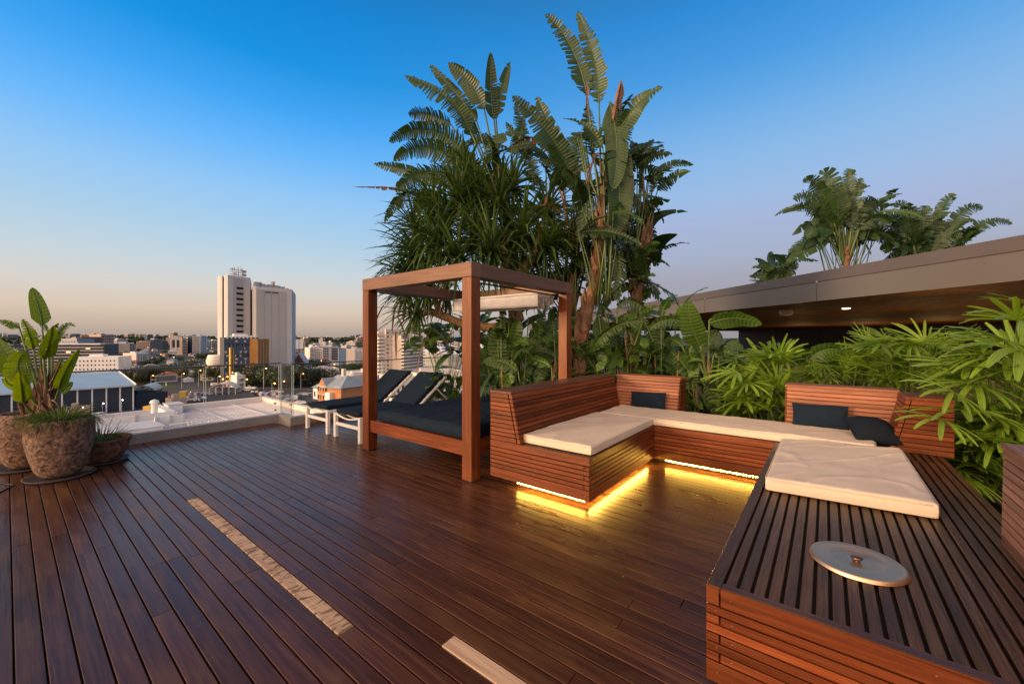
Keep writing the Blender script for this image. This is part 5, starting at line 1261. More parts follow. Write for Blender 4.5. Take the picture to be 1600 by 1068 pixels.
for s_ in (-.02, .42, .82):
    m = MB(); ob(m, f.p(f.L * s_, GZ + 8, .8), f.u * f.L * .12, -f.w * .6, V(0, 0, zt - GZ - 11)); m.build('pier', C['creamlt'], parent=t)
B('office_building', 'short brown-grey block right of the beige skyline tower', 'building', 284.5, 625, 292, 632, 530, 20, 'tan', nx=3, nz=5)
B('apartment_building', 'dark-edged glass tower pair on the skyline left of the concrete tower', 'building', 293, 640, 300, 640, 525, 22, 'navyw', nx=2, nz=7, win='winb')
B('apartment_building', 'pale middle slab of the skyline tower pair', 'building', 300.5, 636, 313, 640, 525.5, 20, 'greyw', nx=4, nz=8, ww=.4, wh=.7)
B('apartment_building', 'blue-grey right slab of the skyline tower pair', 'building', 313.5, 640, 323, 648, 525, 22, 'bluer', nx=3, nz=8, ww=.5, win='navyw')
B('house_block', 'white three-storey house block with dark glass side among the trees', 'building', 213, 430, 232, 445, 552, 14, 'creamlt', nx=4, nz=4, ww=.4)
B('house_block', 'grey three-storey glass wing beside the white house block', 'building', 232.5, 440, 244, 448, 556, 12, 'slate', nx=3, nz=4, ww=.7, win='navyw')
B('billboard_building', 'brown block carrying a big white billboard right of the tower', 'building', 455, 520, 477, 530, 535, 20, 'tan', nx=4, nz=4)
bb = thing('billboard', 'white blank billboard on dark frame right of the concrete tower', 'billboard', tuple(gpt(465, 500)))
f = Face(gpt(461.5, 500), gpt(473.5, 505)); f.w = f.w if f.w.dot(-f.a) > 0 else -f.w
m = MB(); ob(m, f.p(0, tz(545, 500), .3), f.u * f.L, -f.w * .6, V(0, 0, 12)); m.build('panel', C['whitew'], parent=bb)
m = MB(); ob(m, f.p(f.L * .35, tz(545, 500), .35), f.u * f.L * .25, -f.w * .05, V(0, 0, 11)); m.build('stripe', C['tin'], parent=bb)
m = MB(); ob(m, f.p(f.L * .4, GZ, 0), f.u * 1.2, -f.w * .8, V(0, 0, tz(545, 500) - GZ)); m.build('post', C['darkw'], parent=bb)
t, f, zb, zt = B('apartment_building', 'white apartment block of stepped balconies in the middle distance, left wing', 'building', 484, 400, 503, 408, 544, 16, 'creamlt', nx=5, nz=7, ww=.5)
t, f, zb, zt = B('apartment_building', 'white apartment block with dark glazed centre in the middle distance', 'building', 503.3, 404, 529, 410, 543, 16, 'whitew')
bands(t, f, GZ + 5, zt - .5, 7, .5, f.L * .42, .9, .34, 'whitew', 'whitew'); bands(t, f, GZ + 5, zt - .5, 7, f.L * .55, f.L - .5, .9, .34, 'whitew', 'greyw', recess='win')
m = MB(); ob(m, f.p(0, zt + .8, 1.5), f.u * f.L, -f.w * 8, V(0, 0, .5)); m.build('roof_edge', C['whitew'], parent=t)
t, f, zb, zt = B('apartment_building', 'white and blue-grey right wing of the apartment block in the middle distance', 'building', 529.3, 408, 541, 414, 545, 14, 'bluer', nx=4, nz=6, ww=.55, win='whitew', wh=.4)
B('apartment_building', 'small grey-white slab just behind the apartment block', 'building', 541, 470, 556, 478, 541, 16, 'greyw', nx=4, nz=6)
B('office_building', 'pale slab block with vertical fins beside the daybed post', 'building', 554, 330, 570, 338, 546, 12, 'creamlt', nx=6, nz=2, ww=.45, wh=.8, win='greyw')
B('office_building', 'grey finned block partly hidden by the daybed post', 'building', 583, 350, 597, 360, 545, 14, 'greyw', nx=5, nz=3, wh=.8)
# the balconied apartment tower seen through the daybed
t, f, zb, zt = B('apartment_tower', 'cream apartment tower with white balcony bands seen through the daybed', 'building', 590, 196, 626, 206, 524, 14, 'cream', nx=0)
bands(t, f, GZ + 2, zt, 15, 0, f.L * .26, .9, .42, 'cream', 'whitew', recess='tan')
m = MB(); ob(m, f.p(f.L * .3, GZ, .9), f.u * f.L * .66, -f.w * .9, V(0, 0, zt - GZ + 3.2)); m.build('front_bay', C['cream'], parent=t)
for j in range(14):
    for s_ in (.36, .56, .74, .88):
        m = MB(); ob(m, f.p(f.L * s_, GZ + 3 + j * (zt - GZ) / 14, 1.0), f.u * .75, -f.w * .1, V(0, 0, .9)); m.build('window', C['win' if (j * 3 + int(s_ * 9)) % 4 else 'tan'], parent=t)
t, f, zb, zt = B('apartment_tower', 'right wing of the cream tower with long horizontal balconies', 'building', 627, 200, 661, 224, 527, 12, 'cream')
bands(t, f, GZ + 2, zt, 15, 0, f.L, 1.3, .45, 'cream', 'creamlt', recess='tan')
# stadium
st = thing('stadium', 'white-roofed stadium with raked lattice roof trusses seen past the loungers', 'stadium', tuple(gpt(700, 330)))
cs = gpt(712, 350)
m = MB(); n_ = 48; vs = []
for i in range(n_):
    a = 2 * math.pi * i / n_
    for (ro, z) in ((34, GZ), (38, GZ + 9), (42, GZ + 15.5 + 1.5 * math.cos(a * 2)), (26, GZ + 19.5 + 2.5 * math.cos(a * 2)), (24, GZ + 18.5)): vs.append((cs.x + ro * math.cos(a) * 1.25, cs.y + ro * math.sin(a), z))
fs = []
for i in range(n_):
    for k in range(4):
        a_ = i * 5 + k; b_ = ((i + 1) % n_) * 5 + k; fs.append((a_, b_, b_ + 1, a_ + 1))
m.add(vs, fs); m.build('bowl', C['whitew'], parent=st, smooth=False)
m = MB()
for i in range(0, n_, 2):
    a = 2 * math.pi * i / n_; P1 = Vector((cs.x + 43 * 1.25 * math.cos(a), cs.y + 43 * math.sin(a), GZ + 15)); P2 = Vector((cs.x + 32 * 1.25 * math.cos(a), cs.y + 32 * math.sin(a), GZ + 24)); P3 = Vector((cs.x + 25 * 1.25 * math.cos(a), cs.y + 25 * math.sin(a), GZ + 20))
    m.tube([P1, P2, P3], .22, 5)
m.build('roof_truss', C['tin'], parent=st)
# church gable
chh = thing('brick_church', 'brick church with a steep white-edged gable right of the tower foot', 'church', tuple(gpt(466, 330)))
f = Face(gpt(457.5, 335), gpt(475.5, 338)); f.w = f.w if f.w.dot(-f.a) > 0 else -f.w; zr = tz(553.5, 330); ze = tz(569, 330)
m = MB(); m.prism([f.p(0, GZ), f.p(f.L, GZ), f.p(f.L, ze), f.p(f.L / 2, zr), f.p(0, ze)], -f.w * 26); m.build('wall', C['brickd'], parent=chh)
for s_ in (0, 1):
    m = MB(); a_, b_ = (f.p(-.8 if s_ == 0 else f.L + .8, ze - .7, .3), f.p(f.L / 2, zr + .35, .3)); m.prism([a_, b_, b_ + V(0, 0, .6), a_ + V(0, 0, .6)], -f.w * 27); m.build('roof', C['rooflt'], parent=chh)
m = MB(); ob(m, f.p(f.L * .45, GZ + 6, .2), f.u * 1.2, -f.w * .1, V(0, 0, 4)); m.build('window', C['win'], parent=chh)
# brick station
def hip(t, f, x0, x1, y0, y1, ze, zr, mat, name='roof', inset=None, ov=.6):
    m = MB(); w = (y0 - y1); inset = (w / 2) if inset is None else inset
    a, b, c_, d_ = f.p(x0 - ov, ze, y0 + ov), f.p(x1 + ov, ze, y0 + ov), f.p(x1 + ov, ze, y1 - ov), f.p(x0 - ov, ze, y1 - ov)
    r0, r1 = f.p(x0 + inset, zr, (y0 + y1) / 2), f.p(x1 - inset, zr, (y0 + y1) / 2)
    m.add([a, b, c_, d_, r0, r1], [(0, 1, 5, 4), (1, 2, 5), (2, 3, 4, 5), (3, 0, 4), (3, 2, 1, 0)]); return m.build(name, mat, parent=t, fixn=True)
bs = thing('brick_hall', 'two-storey orange brick hall with grey hipped roofs and a gabled front', 'building', tuple(gpt(530, 165)))
f = Face(gpt(484, 176), gpt(533, 164)); f.w = f.w if f.w.dot(-f.a) > 0 else -f.w; L_ = f.L; ez = tz(606, 165)
m = MB(); ob(m, f.p(L_ * .26, GZ - .5), f.u * L_ * .74, -f.w * 13, V(0, 0, ez - GZ + .5)); m.build('wall', C['brick'], parent=bs)
m = MB(); ob(m, f.p(0, GZ - .5, -1.5), f.u * L_ * .257, -f.w * 11, V(0, 0, ez - GZ - 1)); m.build('white_wing', C['whitew'], parent=bs)
hip(bs, f, 0, L_ * .5, -1.5, -12.5, ez - 1.1, ez + 3.2, C['slate'])
hip(bs, f, L_ * .26, L_, 0, -13, ez, ez + 4.6, C['slate'], inset=5)
gx0, gx1 = L_ * .36, L_ * .60
m = MB(); m.prism([f.p(gx0, GZ, 1.2), f.p(gx1, GZ, 1.2), f.p(gx1, ez + .3, 1.2), f.p((gx0 + gx1) / 2, ez + 3.4, 1.2), f.p(gx0, ez + .3, 1.2)], -f.w * 1.19); m.build('gable', C['brick'], parent=bs)
m = MB(); m.prism([f.p(gx0 - .3, ez + .1, 1.1), f.p((gx0 + gx1) / 2, ez + 3.7, 1.1), f.p(gx1 + .3, ez + .1, 1.1)], -f.w * 6.5); m.build('gable_roof', C['slate'], parent=bs)
m = MB(); ob(m, f.p(L_ * .62, ez + 4, -6), f.u * 1.4, -f.w * 1.4, V(0, 0, 3.4)); m.build('chimney', C['cream'], parent=bs)
for j in range(2):
    for i in range(9):
        x = L_ * .28 + i * L_ * .078
        o_ = 1.25 if gx0 - .8 < x < gx1 else .05
        m = MB(); ob(m, f.p(x, GZ + 1.2 + j * 3.4, o_ + .03), f.u * .9, -f.w * .06, V(0, 0, 1.8)); w_ = m.build('window', C['win'], parent=bs)
        m = MB(); ob(m, f.p(x - .12, GZ + 3.05 + j * 3.4, o_ + .1), f.u * 1.14, -f.w * .14, V(0, 0, .3)); m.build('lintel', C['creamlt'], parent=w_)
for i in range(4):
    m = MB(); ob(m, f.p(.8 + i * 2.6, GZ + 1.3, -1.45), f.u * 1.0, -f.w * .06, V(0, 0, 2.2)); m.build('window', C['win'], parent=bs)
m = MB(); ob(m, f.p(gx1 + 1.2, GZ, 2.2), f.u * 3.2, -f.w * 2.18, V(0, 0, 4.4)); m.build('porch', C['whitew'], parent=bs)
f2 = Face(gpt(533.2, 164), gpt(610, 190)); f2.w = f2.w if f2.w.dot(-f2.a) > 0 else -f2.w
m = MB(); ob(m, f2.p(0, GZ - .5, -.02), f2.u * f2.L, -f2.w * 12, V(0, 0, ez - GZ + .2)); m.build('side_wing', C['brick'], parent=bs)
hip(bs, f2, 0, f2.L, 0, -12, ez - .3, ez + 4.0, C['slate'])
for j in range(2):
    for i in range(12):
        m = MB(); ob(m, f2.p(1.5 + i * (f2.L - 3) / 12, GZ + 1.2 + j * 3.4, .02), f2.u * 1.0, -f2.w * .06, V(0, 0, 1.9)); m.build('window', C['win'], parent=bs)
OCC.append((478, 612, 150, 205))
# blue-grey shed
sh = thing('large_shed', 'large shed with blue-grey metal roof, navy walls and white pilasters behind the pots', 'shed', tuple(gpt(120, 140)))
sa_, sb_ = gpt(-40, 122), gpt(208, 150); f = Face(sa_, sb_); f.w = f.w if f.w.dot(-f.a) > 0 else -f.w
ez = -15.6; rz_ = -12.4
m = MB(); ob(m, f.p(0, GZ - .5), f.u * f.L, -f.w * 38, V(0, 0, ez - GZ + .3)); m.build('wall', C['navyw'], parent=sh)
m = MB(); m.prism([f.p(-.6, ez, .8), f.p(-.6, rz_, -36), f.p(-.6, rz_ - .4, -36), f.p(-.6, ez - .4, .8)], f.u * (f.L + 1.2)); m.build('roof', C['bluer'], parent=sh)
m = MB(); ob(m, f.p(-.7, ez - .5, .95), f.u * (f.L + 1.4), -f.w * .14, V(0, 0, .5)); m.build('gutter', C['tin'], parent=sh)
m = MB(); m.prism([f.p(f.L + .62, ez - .1, .8), f.p(f.L + .62, rz_ - .1, -36), f.p(f.L + .62, rz_ + .4, -36), f.p(f.L + .62, ez + .4, .8)], f.u * .2); m.build('barge_board', C['whitew'], parent=sh)
for i in range(11):
    m = MB(); ob(m, f.p(f.L * i / 10 - .2, GZ, .32), f.u * .4, -f.w * .3, V(0, 0, ez - GZ - .5)); m.build('pilaster', C['whitew'], parent=sh)
OCC.append((-60, 215, 115, 200))
# barrel-roofed canopies
def barrel(name, label, px0, px1, d, depth, h0, h1, mat, cat='canopy'):
    t = thing(name, label, cat, tuple(gpt((px0 + px1) / 2, d))); f = Face(gpt(px0, d), gpt(px1, d * 1.02)); f.w = f.w if f.w.dot(-f.a) > 0 else -f.w
    m = MB(); K = 14; A_ = [(f.L * i / K, GZ + h0 + (h1 - h0) * math.sin(math.pi * i / K) ** .8) for i in range(K + 1)]
    for i in range(K):
        m.prism([f.p(A_[i][0], A_[i][1]), f.p(A_[i + 1][0], A_[i + 1][1]), f.p(A_[i + 1][0], A_[i + 1][1] + .25), f.p(A_[i][0], A_[i][1] + .25)], -f.w * depth)
    m.build('vaulted_roof', C[mat], parent=t)
    for i in range(5):
        for o_ in (-.3, -depth + .6):
            m = MB(); ob(m, f.p((f.L - .3) * i / 4, GZ, o_), f.u * .3, -f.w * .3, V(0, 0, h0 + (0 if i in (0, 4) else (h1 - h0) * .6))); m.build('post', C['tin'], parent=t)
    m = MB(); ob(m, f.p(.4, GZ, -depth + .3), f.u * (f.L - .8), -f.w * .2, V(0, 0, h0)); m.build('back_wall', C['slate'], parent=t)
    return t, f
barrel('marquee', 'white vaulted marquee lit from inside in front of the parked cars', 326, 368, 188, 9, 2.6, 5.4, 'creamlt')
barrel('vaulted_shed', 'pale blue barrel-roofed shed just right of the large shed', 209, 242, 176, 14, 3.2, 5.6, 'bluer', 'shed')
B('low_shed', 'low dark blue flat-roofed shed near the barrel-roofed one', 'shed', 212, 158, 262, 170, 0, 10, 'navyw', ztop=GZ + 3.6, roof='navyw')
B('site_office', 'small tan flat-roofed site office near the adjacent white roof', 'shed', 268, 150, 292, 154, 0, 6, 'tan', ztop=GZ + 3.2, nx=3, nz=1)
B('low_shed', 'low pale flat-roofed shed in front of the navy wall', 'shed', 100, 128, 140, 132, 0, 8, 'tan', ztop=GZ + 3.0)
B('low_warehouse', 'long low cream warehouse beside the church', 'building', 399, 300, 470, 318, 574, 14, 'cream', nx=12, nz=1, wh=.4)
B('low_warehouse', 'low grey-roofed warehouse above the brick hall', 'building', 492, 262, 530, 270, 578, 22, 'greyw', nx=6, nz=1, wh=.4, roof='rooflt')
B('low_warehouse', 'long low white warehouse right of the brick hall roof', 'building', 553, 240, 640, 262, 582, 22, 'whitew', nx=12, nz=1, wh=.4, roof='rooflt')
B('low_warehouse', 'white low commercial building below the stadium', 'building', 640, 190, 722, 200, 583, 20, 'creamlt', nx=9, nz=2, wh=.4, roof='rooflt')
B('low_warehouse', 'cream building right behind the lounger backs', 'building', 612, 118, 668, 124, 592, 14, 'creamlt', nx=6, nz=3, wh=.45, ww=.4)
B('low_warehouse', 'white site building at the foot of the yellow mast', 'building', 370, 215, 384, 219, 588, 6, 'whitew', nx=3, nz=2)
# billboard in the field
bb = thing('billboard', 'grey steel billboard frame on two posts standing in the grass field', 'billboard', tuple(gpt(258, 222)))
f = Face(gpt(243, 222), gpt(275, 230)); f.w = f.w if f.w.dot(-f.a) > 0 else -f.w; z0_, z1_ = tz(596.5, 226), tz(586, 226)
m = MB(); ob(m, f.p(0, z0_ + .5, .2), f.u * f.L, -f.w * .3, V(0, 0, (z1_ - z0_) * .85)); m.build('panel', plain('billboard_back', (.16, .15, .15), var=.5, scale=.4), parent=bb)
for z_ in (z0_, z1_ - .3): m = MB(); ob(m, f.p(-.4, z_, .5), f.u * (f.L + .8), -f.w * .6, V(0, 0, .4)); m.build('rail', C['tin'], parent=bb)
for s_ in (.08, .5): m = MB(); ob(m, f.p(f.L * s_, GZ, 0), f.u * .5, -f.w * .5, V(0, 0, z0_ - GZ)); m.build('post', C['tin'], parent=bb)
# roads, field
def strip(name, pts, w, mat, z, kind='structure'):
    m = MB(); P_ = [gpt(px, d) for px, d in pts]; vs, fs = [], []
    for i, p in enumerate(P_):
        t = (P_[min(i + 1, len(P_) - 1)] - P_[max(i - 1, 0)]); t.z = 0; t.normalize(); s_ = Vector((-t.y, t.x, 0)) * w / 2
        vs += [(p.x - s_.x, p.y - s_.y, GZ + z), (p.x + s_.x, p.y + s_.y, GZ + z)]
    for i in range(len(P_) - 1): fs.append((2 * i, 2 * i + 2, 2 * i + 3, 2 * i + 1))
    m.add(vs, fs); o = m.build(name, mat, fixn=True); tag(o, kind='structure'); return o
strip('road', [(200, 205), (280, 205), (350, 210), (420, 215), (500, 205), (600, 200), (720, 205)], 16, C['road'], .03)
strip('road', [(230, 420), (260, 300), (290, 240), (310, 210), (350, 170), (420, 120)], 12, C['road'], .06)
strip('road', [(470, 400), (440, 300), (430, 240), (455, 200), (500, 160), (640, 120)], 12, C['road'], .09)
strip('road_marking', [(290, 207), (350, 212), (420, 217), (500, 207), (600, 202)], .5, C['line'], .14)
strip('car_park', [(330, 150), (400, 150), (470, 160), (480, 150)], 48, plain('car_park_asphalt', (.075, .068, .062), rough=.85, var=.3, scale=.2), .02)
strip('grass_field', [(205, 228), (235, 232), (262, 228), (290, 226)], 26, plain('field_grass', (.055, .075, .025), rough=1, var=.5, scale=.06), .035)
# low masonry footings: distant trees
def tree_mesh(seed, n, lobes, mat):
    rd = random.Random(seed); m = MB(); cs_ = [(Vector((rd.uniform(-.5, .5), rd.uniform(-.5, .5), rd.uniform(.42, .82))), rd.uniform(.24, .42)) for _ in range(lobes)]
    for i in range(n):
        c_, r = rd.choice(cs_); dv = Vector((rd.gauss(0, 1), rd.gauss(0, 1), rd.gauss(0, .8))).normalized(); p = c_ + dv * r * rd.uniform(.65, 1.08)
        a = Vector((rd.uniform(-1, 1), rd.uniform(-1, 1), rd.uniform(-1, 1))).normalized(); b = a.cross(dv).normalized(); s_ = rd.uniform(.022, .042) if n > 1000 else rd.uniform(.045, .08)
        m.add([p - a * s_, p + b * s_ * .8, p + a * s_, p - b * s_ * .8], [(0, 1, 2, 3)], 0, rd.random())
    return m
def make_tree(seed, n, lobes, mat):
    t = thing('tree', '', 'tree', (0, 0, 0)); tree_mesh(seed, n, lobes, mat).build('crown', C[mat], parent=t)
    q = MB(); q.tube([(0, 0, -.1), (.01, 0, .25), (0, .01, .6)], [.035, .025, .012], 6)
    for a in range(4): q.tube([(0, 0, .25), (.2 * math.cos(a * 1.6), .2 * math.sin(a * 1.6), .55)], [.018, .006], 5)
    q.build('trunk', C['trunk'], parent=t); return t
TV = [make_tree(100 + i, 5200, 11, 'treeA' if i % 3 else 'treeB') for i in range(4)]
TF = [make_tree(200 + i, 420, 6, 'treeA' if i % 2 else 'treeB') for i in range(4)]
used = set(); rd = random.Random(77)
def put_tree(pool, px, d, s_, label, group):
    src = pool[rd.randrange(len(pool))]; p = gpt(px, d); h_ = s_ * rd.uniform(.9, 1.15); w_ = s_ * rd.uniform(.95, 1.35)
    if src.name not in used: used.add(src.name); o = src; o.location = p; o.scale = (w_, w_, h_); o.rotation_euler = (0, 0, rd.uniform(0, 6)); o['label'] = label; o['group'] = group; return o
    return dup(src, p, rd.uniform(0, 6), label, (w_, w_, h_), group)
near = [(x, d) for x, d in [(384, 232), (392, 222), (401, 228), (409, 236), (418, 224), (427, 232), (436, 222), (444, 236), (446, 218), (456, 222), (474, 226), (488, 236), (498, 228)]]
for x, d in near: put_tree(TV, x, d, rd.uniform(7.5, 11), 'dark bushy tree in the belt between the glass office block and the brick hall', 'trees beside the main road')
for x, d in [(210, 235), (218, 245), (226, 240), (234, 250), (338, 250), (262, 290), (318, 262), (213, 228), (205, 240), (285, 275), (270, 285)]: put_tree(TV, x, d, rd.uniform(6.5, 10), 'dark bushy tree behind the grass field left of the tower', 'trees behind the grass field')
for x, d in [(560, 300), (570, 290), (545, 300), (556, 280), (600, 280), (660, 250), (640, 280), (680, 260), (596, 150), (604, 160), (618, 150)]: put_tree(TV, x, d, rd.uniform(6.5, 10), 'dark bushy tree among the low buildings behind the daybed', 'trees behind the daybed')
# houses
def make_house(wm, rm, s_):
    t = thing('house', '', 'house', (0, 0, 0)); m = MB(); m.box(-6, 6, -4.5, 4.5, -2, 3.4 * s_); m.build('wall', C[wm], parent=t)
    m = MB(); z = 3.4 * s_; m.add([(-6.8, -5.3, z), (6.8, -5.3, z), (6.8, 5.3, z), (-6.8, 5.3, z), (-2.2, 0, z + 2.7), (2.2, 0, z + 2.7)], [(0, 1, 5, 4), (1, 2, 5), (2, 3, 4, 5), (3, 0, 4), (3, 2, 1, 0)]); m.build('roof', C[rm], parent=t)
    for side in (-1, 1):
        for i in range(2):
            for j in range(int(s_)): m = MB(); m.box(-4.2 + i * 5.2, -1.4 + i * 5.2, side * 4.5 - .05, side * 4.5 + .05, 1 + j * 3.2, 2.4 + j * 3.2); m.build('window', C['win'], parent=t)
    return t
HV = [('white-walled house with pale tin roof on the far slope', make_house('whitew', 'tin', 1)), ('cream house with grey roof on the far slope', make_house('creamlt', 'slate', 1)), ('two-storey cream house with tiled roof on the far slope', make_house('cream', 'tile', 2)), ('tan house with light roof on the far slope', make_house('pinkw', 'rooflt', 1)), ('two-storey white house with dark roof on the far slope', make_house('whitew', 'slate', 2))]
def make_mid(wm, nx, nz, w, dd, wn='win'):
    t = thing('apartment_building', '', 'building', (0, 0, 0)); H_ = nz * 3.3; m = MB(); m.box(-w / 2, w / 2, -dd / 2, dd / 2, -6, H_); m.build('wall', C[wm], parent=t)
    m = MB(); m.box(-w * .2, w * .25, -dd * .2, dd * .2, H_, H_ + 2.4); m.box(-w / 2, w / 2, -dd / 2, -dd / 2 + .4, H_, H_ + .9); m.build('roof', C['rooflt'], parent=t)
    for j in range(nz):
        m = MB(); g = .08 + .02 * (j % 2); m.box(-w / 2 - g, w / 2 + g, -dd / 2 - g, dd / 2 + g, j * 3.3 + 1.1, j * 3.3 + 2.4)
        m.build('storey_windows', C[wn], parent=t)
    return t
MV = [('pale mid-rise block on the distant hillside', make_mid('creamlt', 8, 6, 26, 14)), ('grey mid-rise block on the distant hillside', make_mid('greyw', 6, 5, 22, 14)), ('tan mid-rise block on the distant hillside', make_mid('tan', 7, 7, 24, 16)), ('dark glassy mid-rise block on the distant hillside', make_mid('darkw', 8, 6, 28, 15, 'winb')), ('white low mid-rise block on the distant hillside', make_mid('whitew', 10, 4, 34, 14))]
hused = set()
def clear(px, d, hw):
    for (a, b, c_, e) in OCC:
        m_ = hw / d * F_
        if a - m_ < px < b + m_ and c_ - hw - 4 < d < e + hw + 4: return False
    return True
def put(pool, px, d, hw, group, sc=1.0):
    if not clear(px, d, hw): return
    i = rd.randrange(len(pool)); lb, src = pool[i]; lb = lb.replace(' on the far slope', '').replace(' on the distant hillside', '') + zone(px, d); p = gpt(px, d); s_ = sc * rd.uniform(.8, 1.3)
    if src.name not in hused: hused.add(src.name); src.location = p; src.scale = (s_,) * 3; src.rotation_euler = (0, 0, rd.uniform(0, 3.14)); src['label'] = lb; src['group'] = group; return
    dup(src, p, rd.uniform(0, 3.14), lb, (s_,) * 3, group)
def zone(px, d):
    z_ = 'behind the potted plant' if px < 115 else 'between the shed and the beige tower' if px < 265 else 'just left of the concrete tower' if px < 350 else 'just right of the concrete tower' if px < 520 else 'left of the daybed post' if px < 590 else 'seen through the daybed'
    return (' near ' if d < 520 else ' midway ' if d < 1000 else ' far off ') + z_
def rpx(): return rd.uniform(-60, 345) if rd.random() < .55 else rd.uniform(440, 760)
for i in range(340):
    d = 250 + 1500 * rd.random() ** 1.4; put(HV, rpx(), d, 6, 'houses on the far slope', .58)
for i in range(170):
    d = 560 + 2300 * rd.random() ** 1.1; put(MV, rpx(), d, 18, 'mid-rise blocks on the distant hillside', .8)
for i in range(300):
    d = 280 + 2000 * rd.random() ** 1.5; px = rpx()
    if clear(px, d, 5): put_tree(TF, px, d, rd.uniform(4.5, 8.5) * (1 + d / 2200), 'dark tree among houses' + zone(px, d), 'trees on the far slope')
m = MB(); r_ = random.Random(5)
for i in range(9000):    # far wooded ridges, one mass
    a = AZ + R(r_.uniform(-20, 58)); rr = r_.uniform(1500, 3600); x, y = rr * math.cos(a), rr * math.sin(a); z = gz(x, y); s_ = r_.uniform(3, 7)
    if noise.noise(Vector((x / 300, y / 300, 5))) < -.05: continue
    c_ = Vector((x, y, z + s_ * .5)); u = Vector((math.sin(a), -math.cos(a), 0)) * s_; k_ = r_.uniform(.5, 1)
    dv = Vector((math.cos(a), math.sin(a), 0)) * s_ * .8
    m.add([c_ - u - V(0, 0, s_), c_ + u - V(0, 0, s_), c_ + u * .7 + V(0, 0, s_ * .4 * k_), c_ - u * .5 + V(0, 0, s_ * k_), c_ + dv], [(0, 1, 4), (1, 2, 4), (2, 3, 4), (3, 0, 4)], 0, r_.random())
tag(m.build('distant_woods', C['treeA']), 'dark bands of far-off woodland along the skyline ridges', 'woods', kind='stuff')
# cars
carcol = [('white', (.7, .7, .68)), ('silver', (.35, .36, .37)), ('dark', (.04, .045, .05)), ('red', (.3, .03, .02)), ('blue', (.04, .08, .2))]
def make_car(cn, c_):
    t = thing('parked_car', '', 'car', (0, 0, 0)); m = MB()
    m.prism([(-2.2, -.86, .35), (2.2, -.86, .35), (2.25, -.86, .75), (1.2, -.86, .92), (-2.1, -.86, .98), (-2.25, -.86, .7)], (0, 1.72, 0))
    m.prism([(-1.7, -.72, .98), (1.0, -.72, .93), (.45, -.68, 1.42), (-1.3, -.68, 1.45)], (0, 1.44, 0)); m.build('body', plain('car_' + cn, c_, rough=.3), parent=t)
    m = MB(); m.prism([(-1.5, -.74, 1.02), (.85, -.74, .99), (.40, -.74, 1.36), (-1.22, -.74, 1.38)], (0, 1.48, 0)); m.build('windows', C['win'], parent=t)
    for x in (-1.4, 1.4):
        for y in (-.8, .8): m = MB(); m.tube([(x, y - .1, .33), (x, y + .1, .33)], .33, 12); m.build('wheel', C['darkw'], parent=t)
    return t
CV = [(cn + ' car parked in the lots around the main road', make_car(cn, c_)) for cn, c_ in carcol]
cw_ = [0, 0, 0, 1, 1, 2, 2, 3, 4]; cus = set(); ncar = 0
def put_car(px, d, a):
    global ncar
    i = rd.choice(cw_); lb, src = CV[i]; p = gpt(px, d); p.z = GZ + .15
    if i not in cus: cus.add(i); src.location = p; src.scale = (.78,) * 3; src.rotation_euler = (0, 0, a); src['label'] = lb; src['group'] = 'cars parked around the main road'
    else: dup(src, p, a, lb, (.78,) * 3, 'cars parked around the main road')
for row, (px0, px1, d0, d1, n_) in enumerate([(395, 470, 196, 178, 17), (400, 465, 190, 172, 15), (408, 470, 184, 168, 12), (322, 385, 232, 226, 15), (330, 390, 226, 220, 14), (258, 320, 178, 176, 13), (268, 322, 170, 170, 10), (250, 315, 186, 184, 10), (340, 400, 215, 212, 9), (412, 475, 178, 162, 14), (380, 440, 205, 196, 16), (300, 330, 192, 190, 8), (470, 520, 190, 180, 9)]):
    for k in range(n_):
        for q_ in range(2):
          if rd.random() < .8: put_car(.5 * q_ * (px1 - px0) / n_ + px0 + (px1 - px0) * k / n_ + rd.uniform(-.3, .3), d0 + (d1 - d0) * k / n_, R(60) + row * .12 + rd.choice([0, math.pi]))
# trucks
def truck(label, px, d, c_, a):
    t = thing('box_truck', label, 'truck', tuple(gpt(px, d))); t['_o'] = (0, 0, 0); t.rotation_euler = (0, 0, a)
    m = MB(); m.box(-3.5, 1.6, -1.15, 1.15, .9, 3.4); m.build('cargo_box', c_, parent=t); m = MB(); m.box(1.75, 3.4, -1.1, 1.1, .6, 2.6); m.build('cab', c_, parent=t)
    m = MB(); m.box(2.6, 3.43, -1.12, 1.12, 1.6, 2.3); m.build('windscreen', C['win'], parent=t)
    for x in (-2.4, 2.5):
        for y in (-1, 1): m = MB(); m.tube([(x, y - .15, .5), (x, y + .15, .5)], .5, 12); m.build('wheel', C['darkw'], parent=t)
truck('orange-yellow box truck among the parked cars right of the sheds', 287, 178, C['yellow'], 1.2)
truck('yellow box truck close behind the white rooftop enclosures', 241, 141, C['yellow'], .8)
truck('white box truck by the navy shed wall', 150, 125, C['whitew'], .5)
# street lamps
def lamp(px, d, h_, label, mat, group, r=.35, arm=1.6):
    p = gpt(px, d); t = thing('street_lamp', label, 'street lamp', tuple(p), group); m = MB(); m.tube([p, p + V(0, 0, h_)], [.12, .07], 6); m.build('post', C['tin'], parent=t)
    m = MB(); q = p + V(0, 0, h_); e = q - Vector((ca, sa, 0)) * arm * .3 + Vector((sa, -ca, 0)) * arm; m.tube([q, e], .05, 5); m.build('arm', C['tin'], parent=t)
    m = MB(); m.lathe([(0, -r), (r * .7, -r * .7), (r, 0), (r * .7, r * .7), (0, r)], e, 10); m.build('lamp_head', mat, parent=t)
for px, d, h_ in ((284, 215, 8), (236, 215, 7), (310, 225, 9), (398, 222, 8), (412, 200, 12), (470, 215, 8), (360, 222, 8), (545, 225, 8), (530, 185, 8)): lamp(px, d, h_, 'thin street lamp with a warm lit head by the main road', C['orange'], 'street lamps by the main road', r=.3)
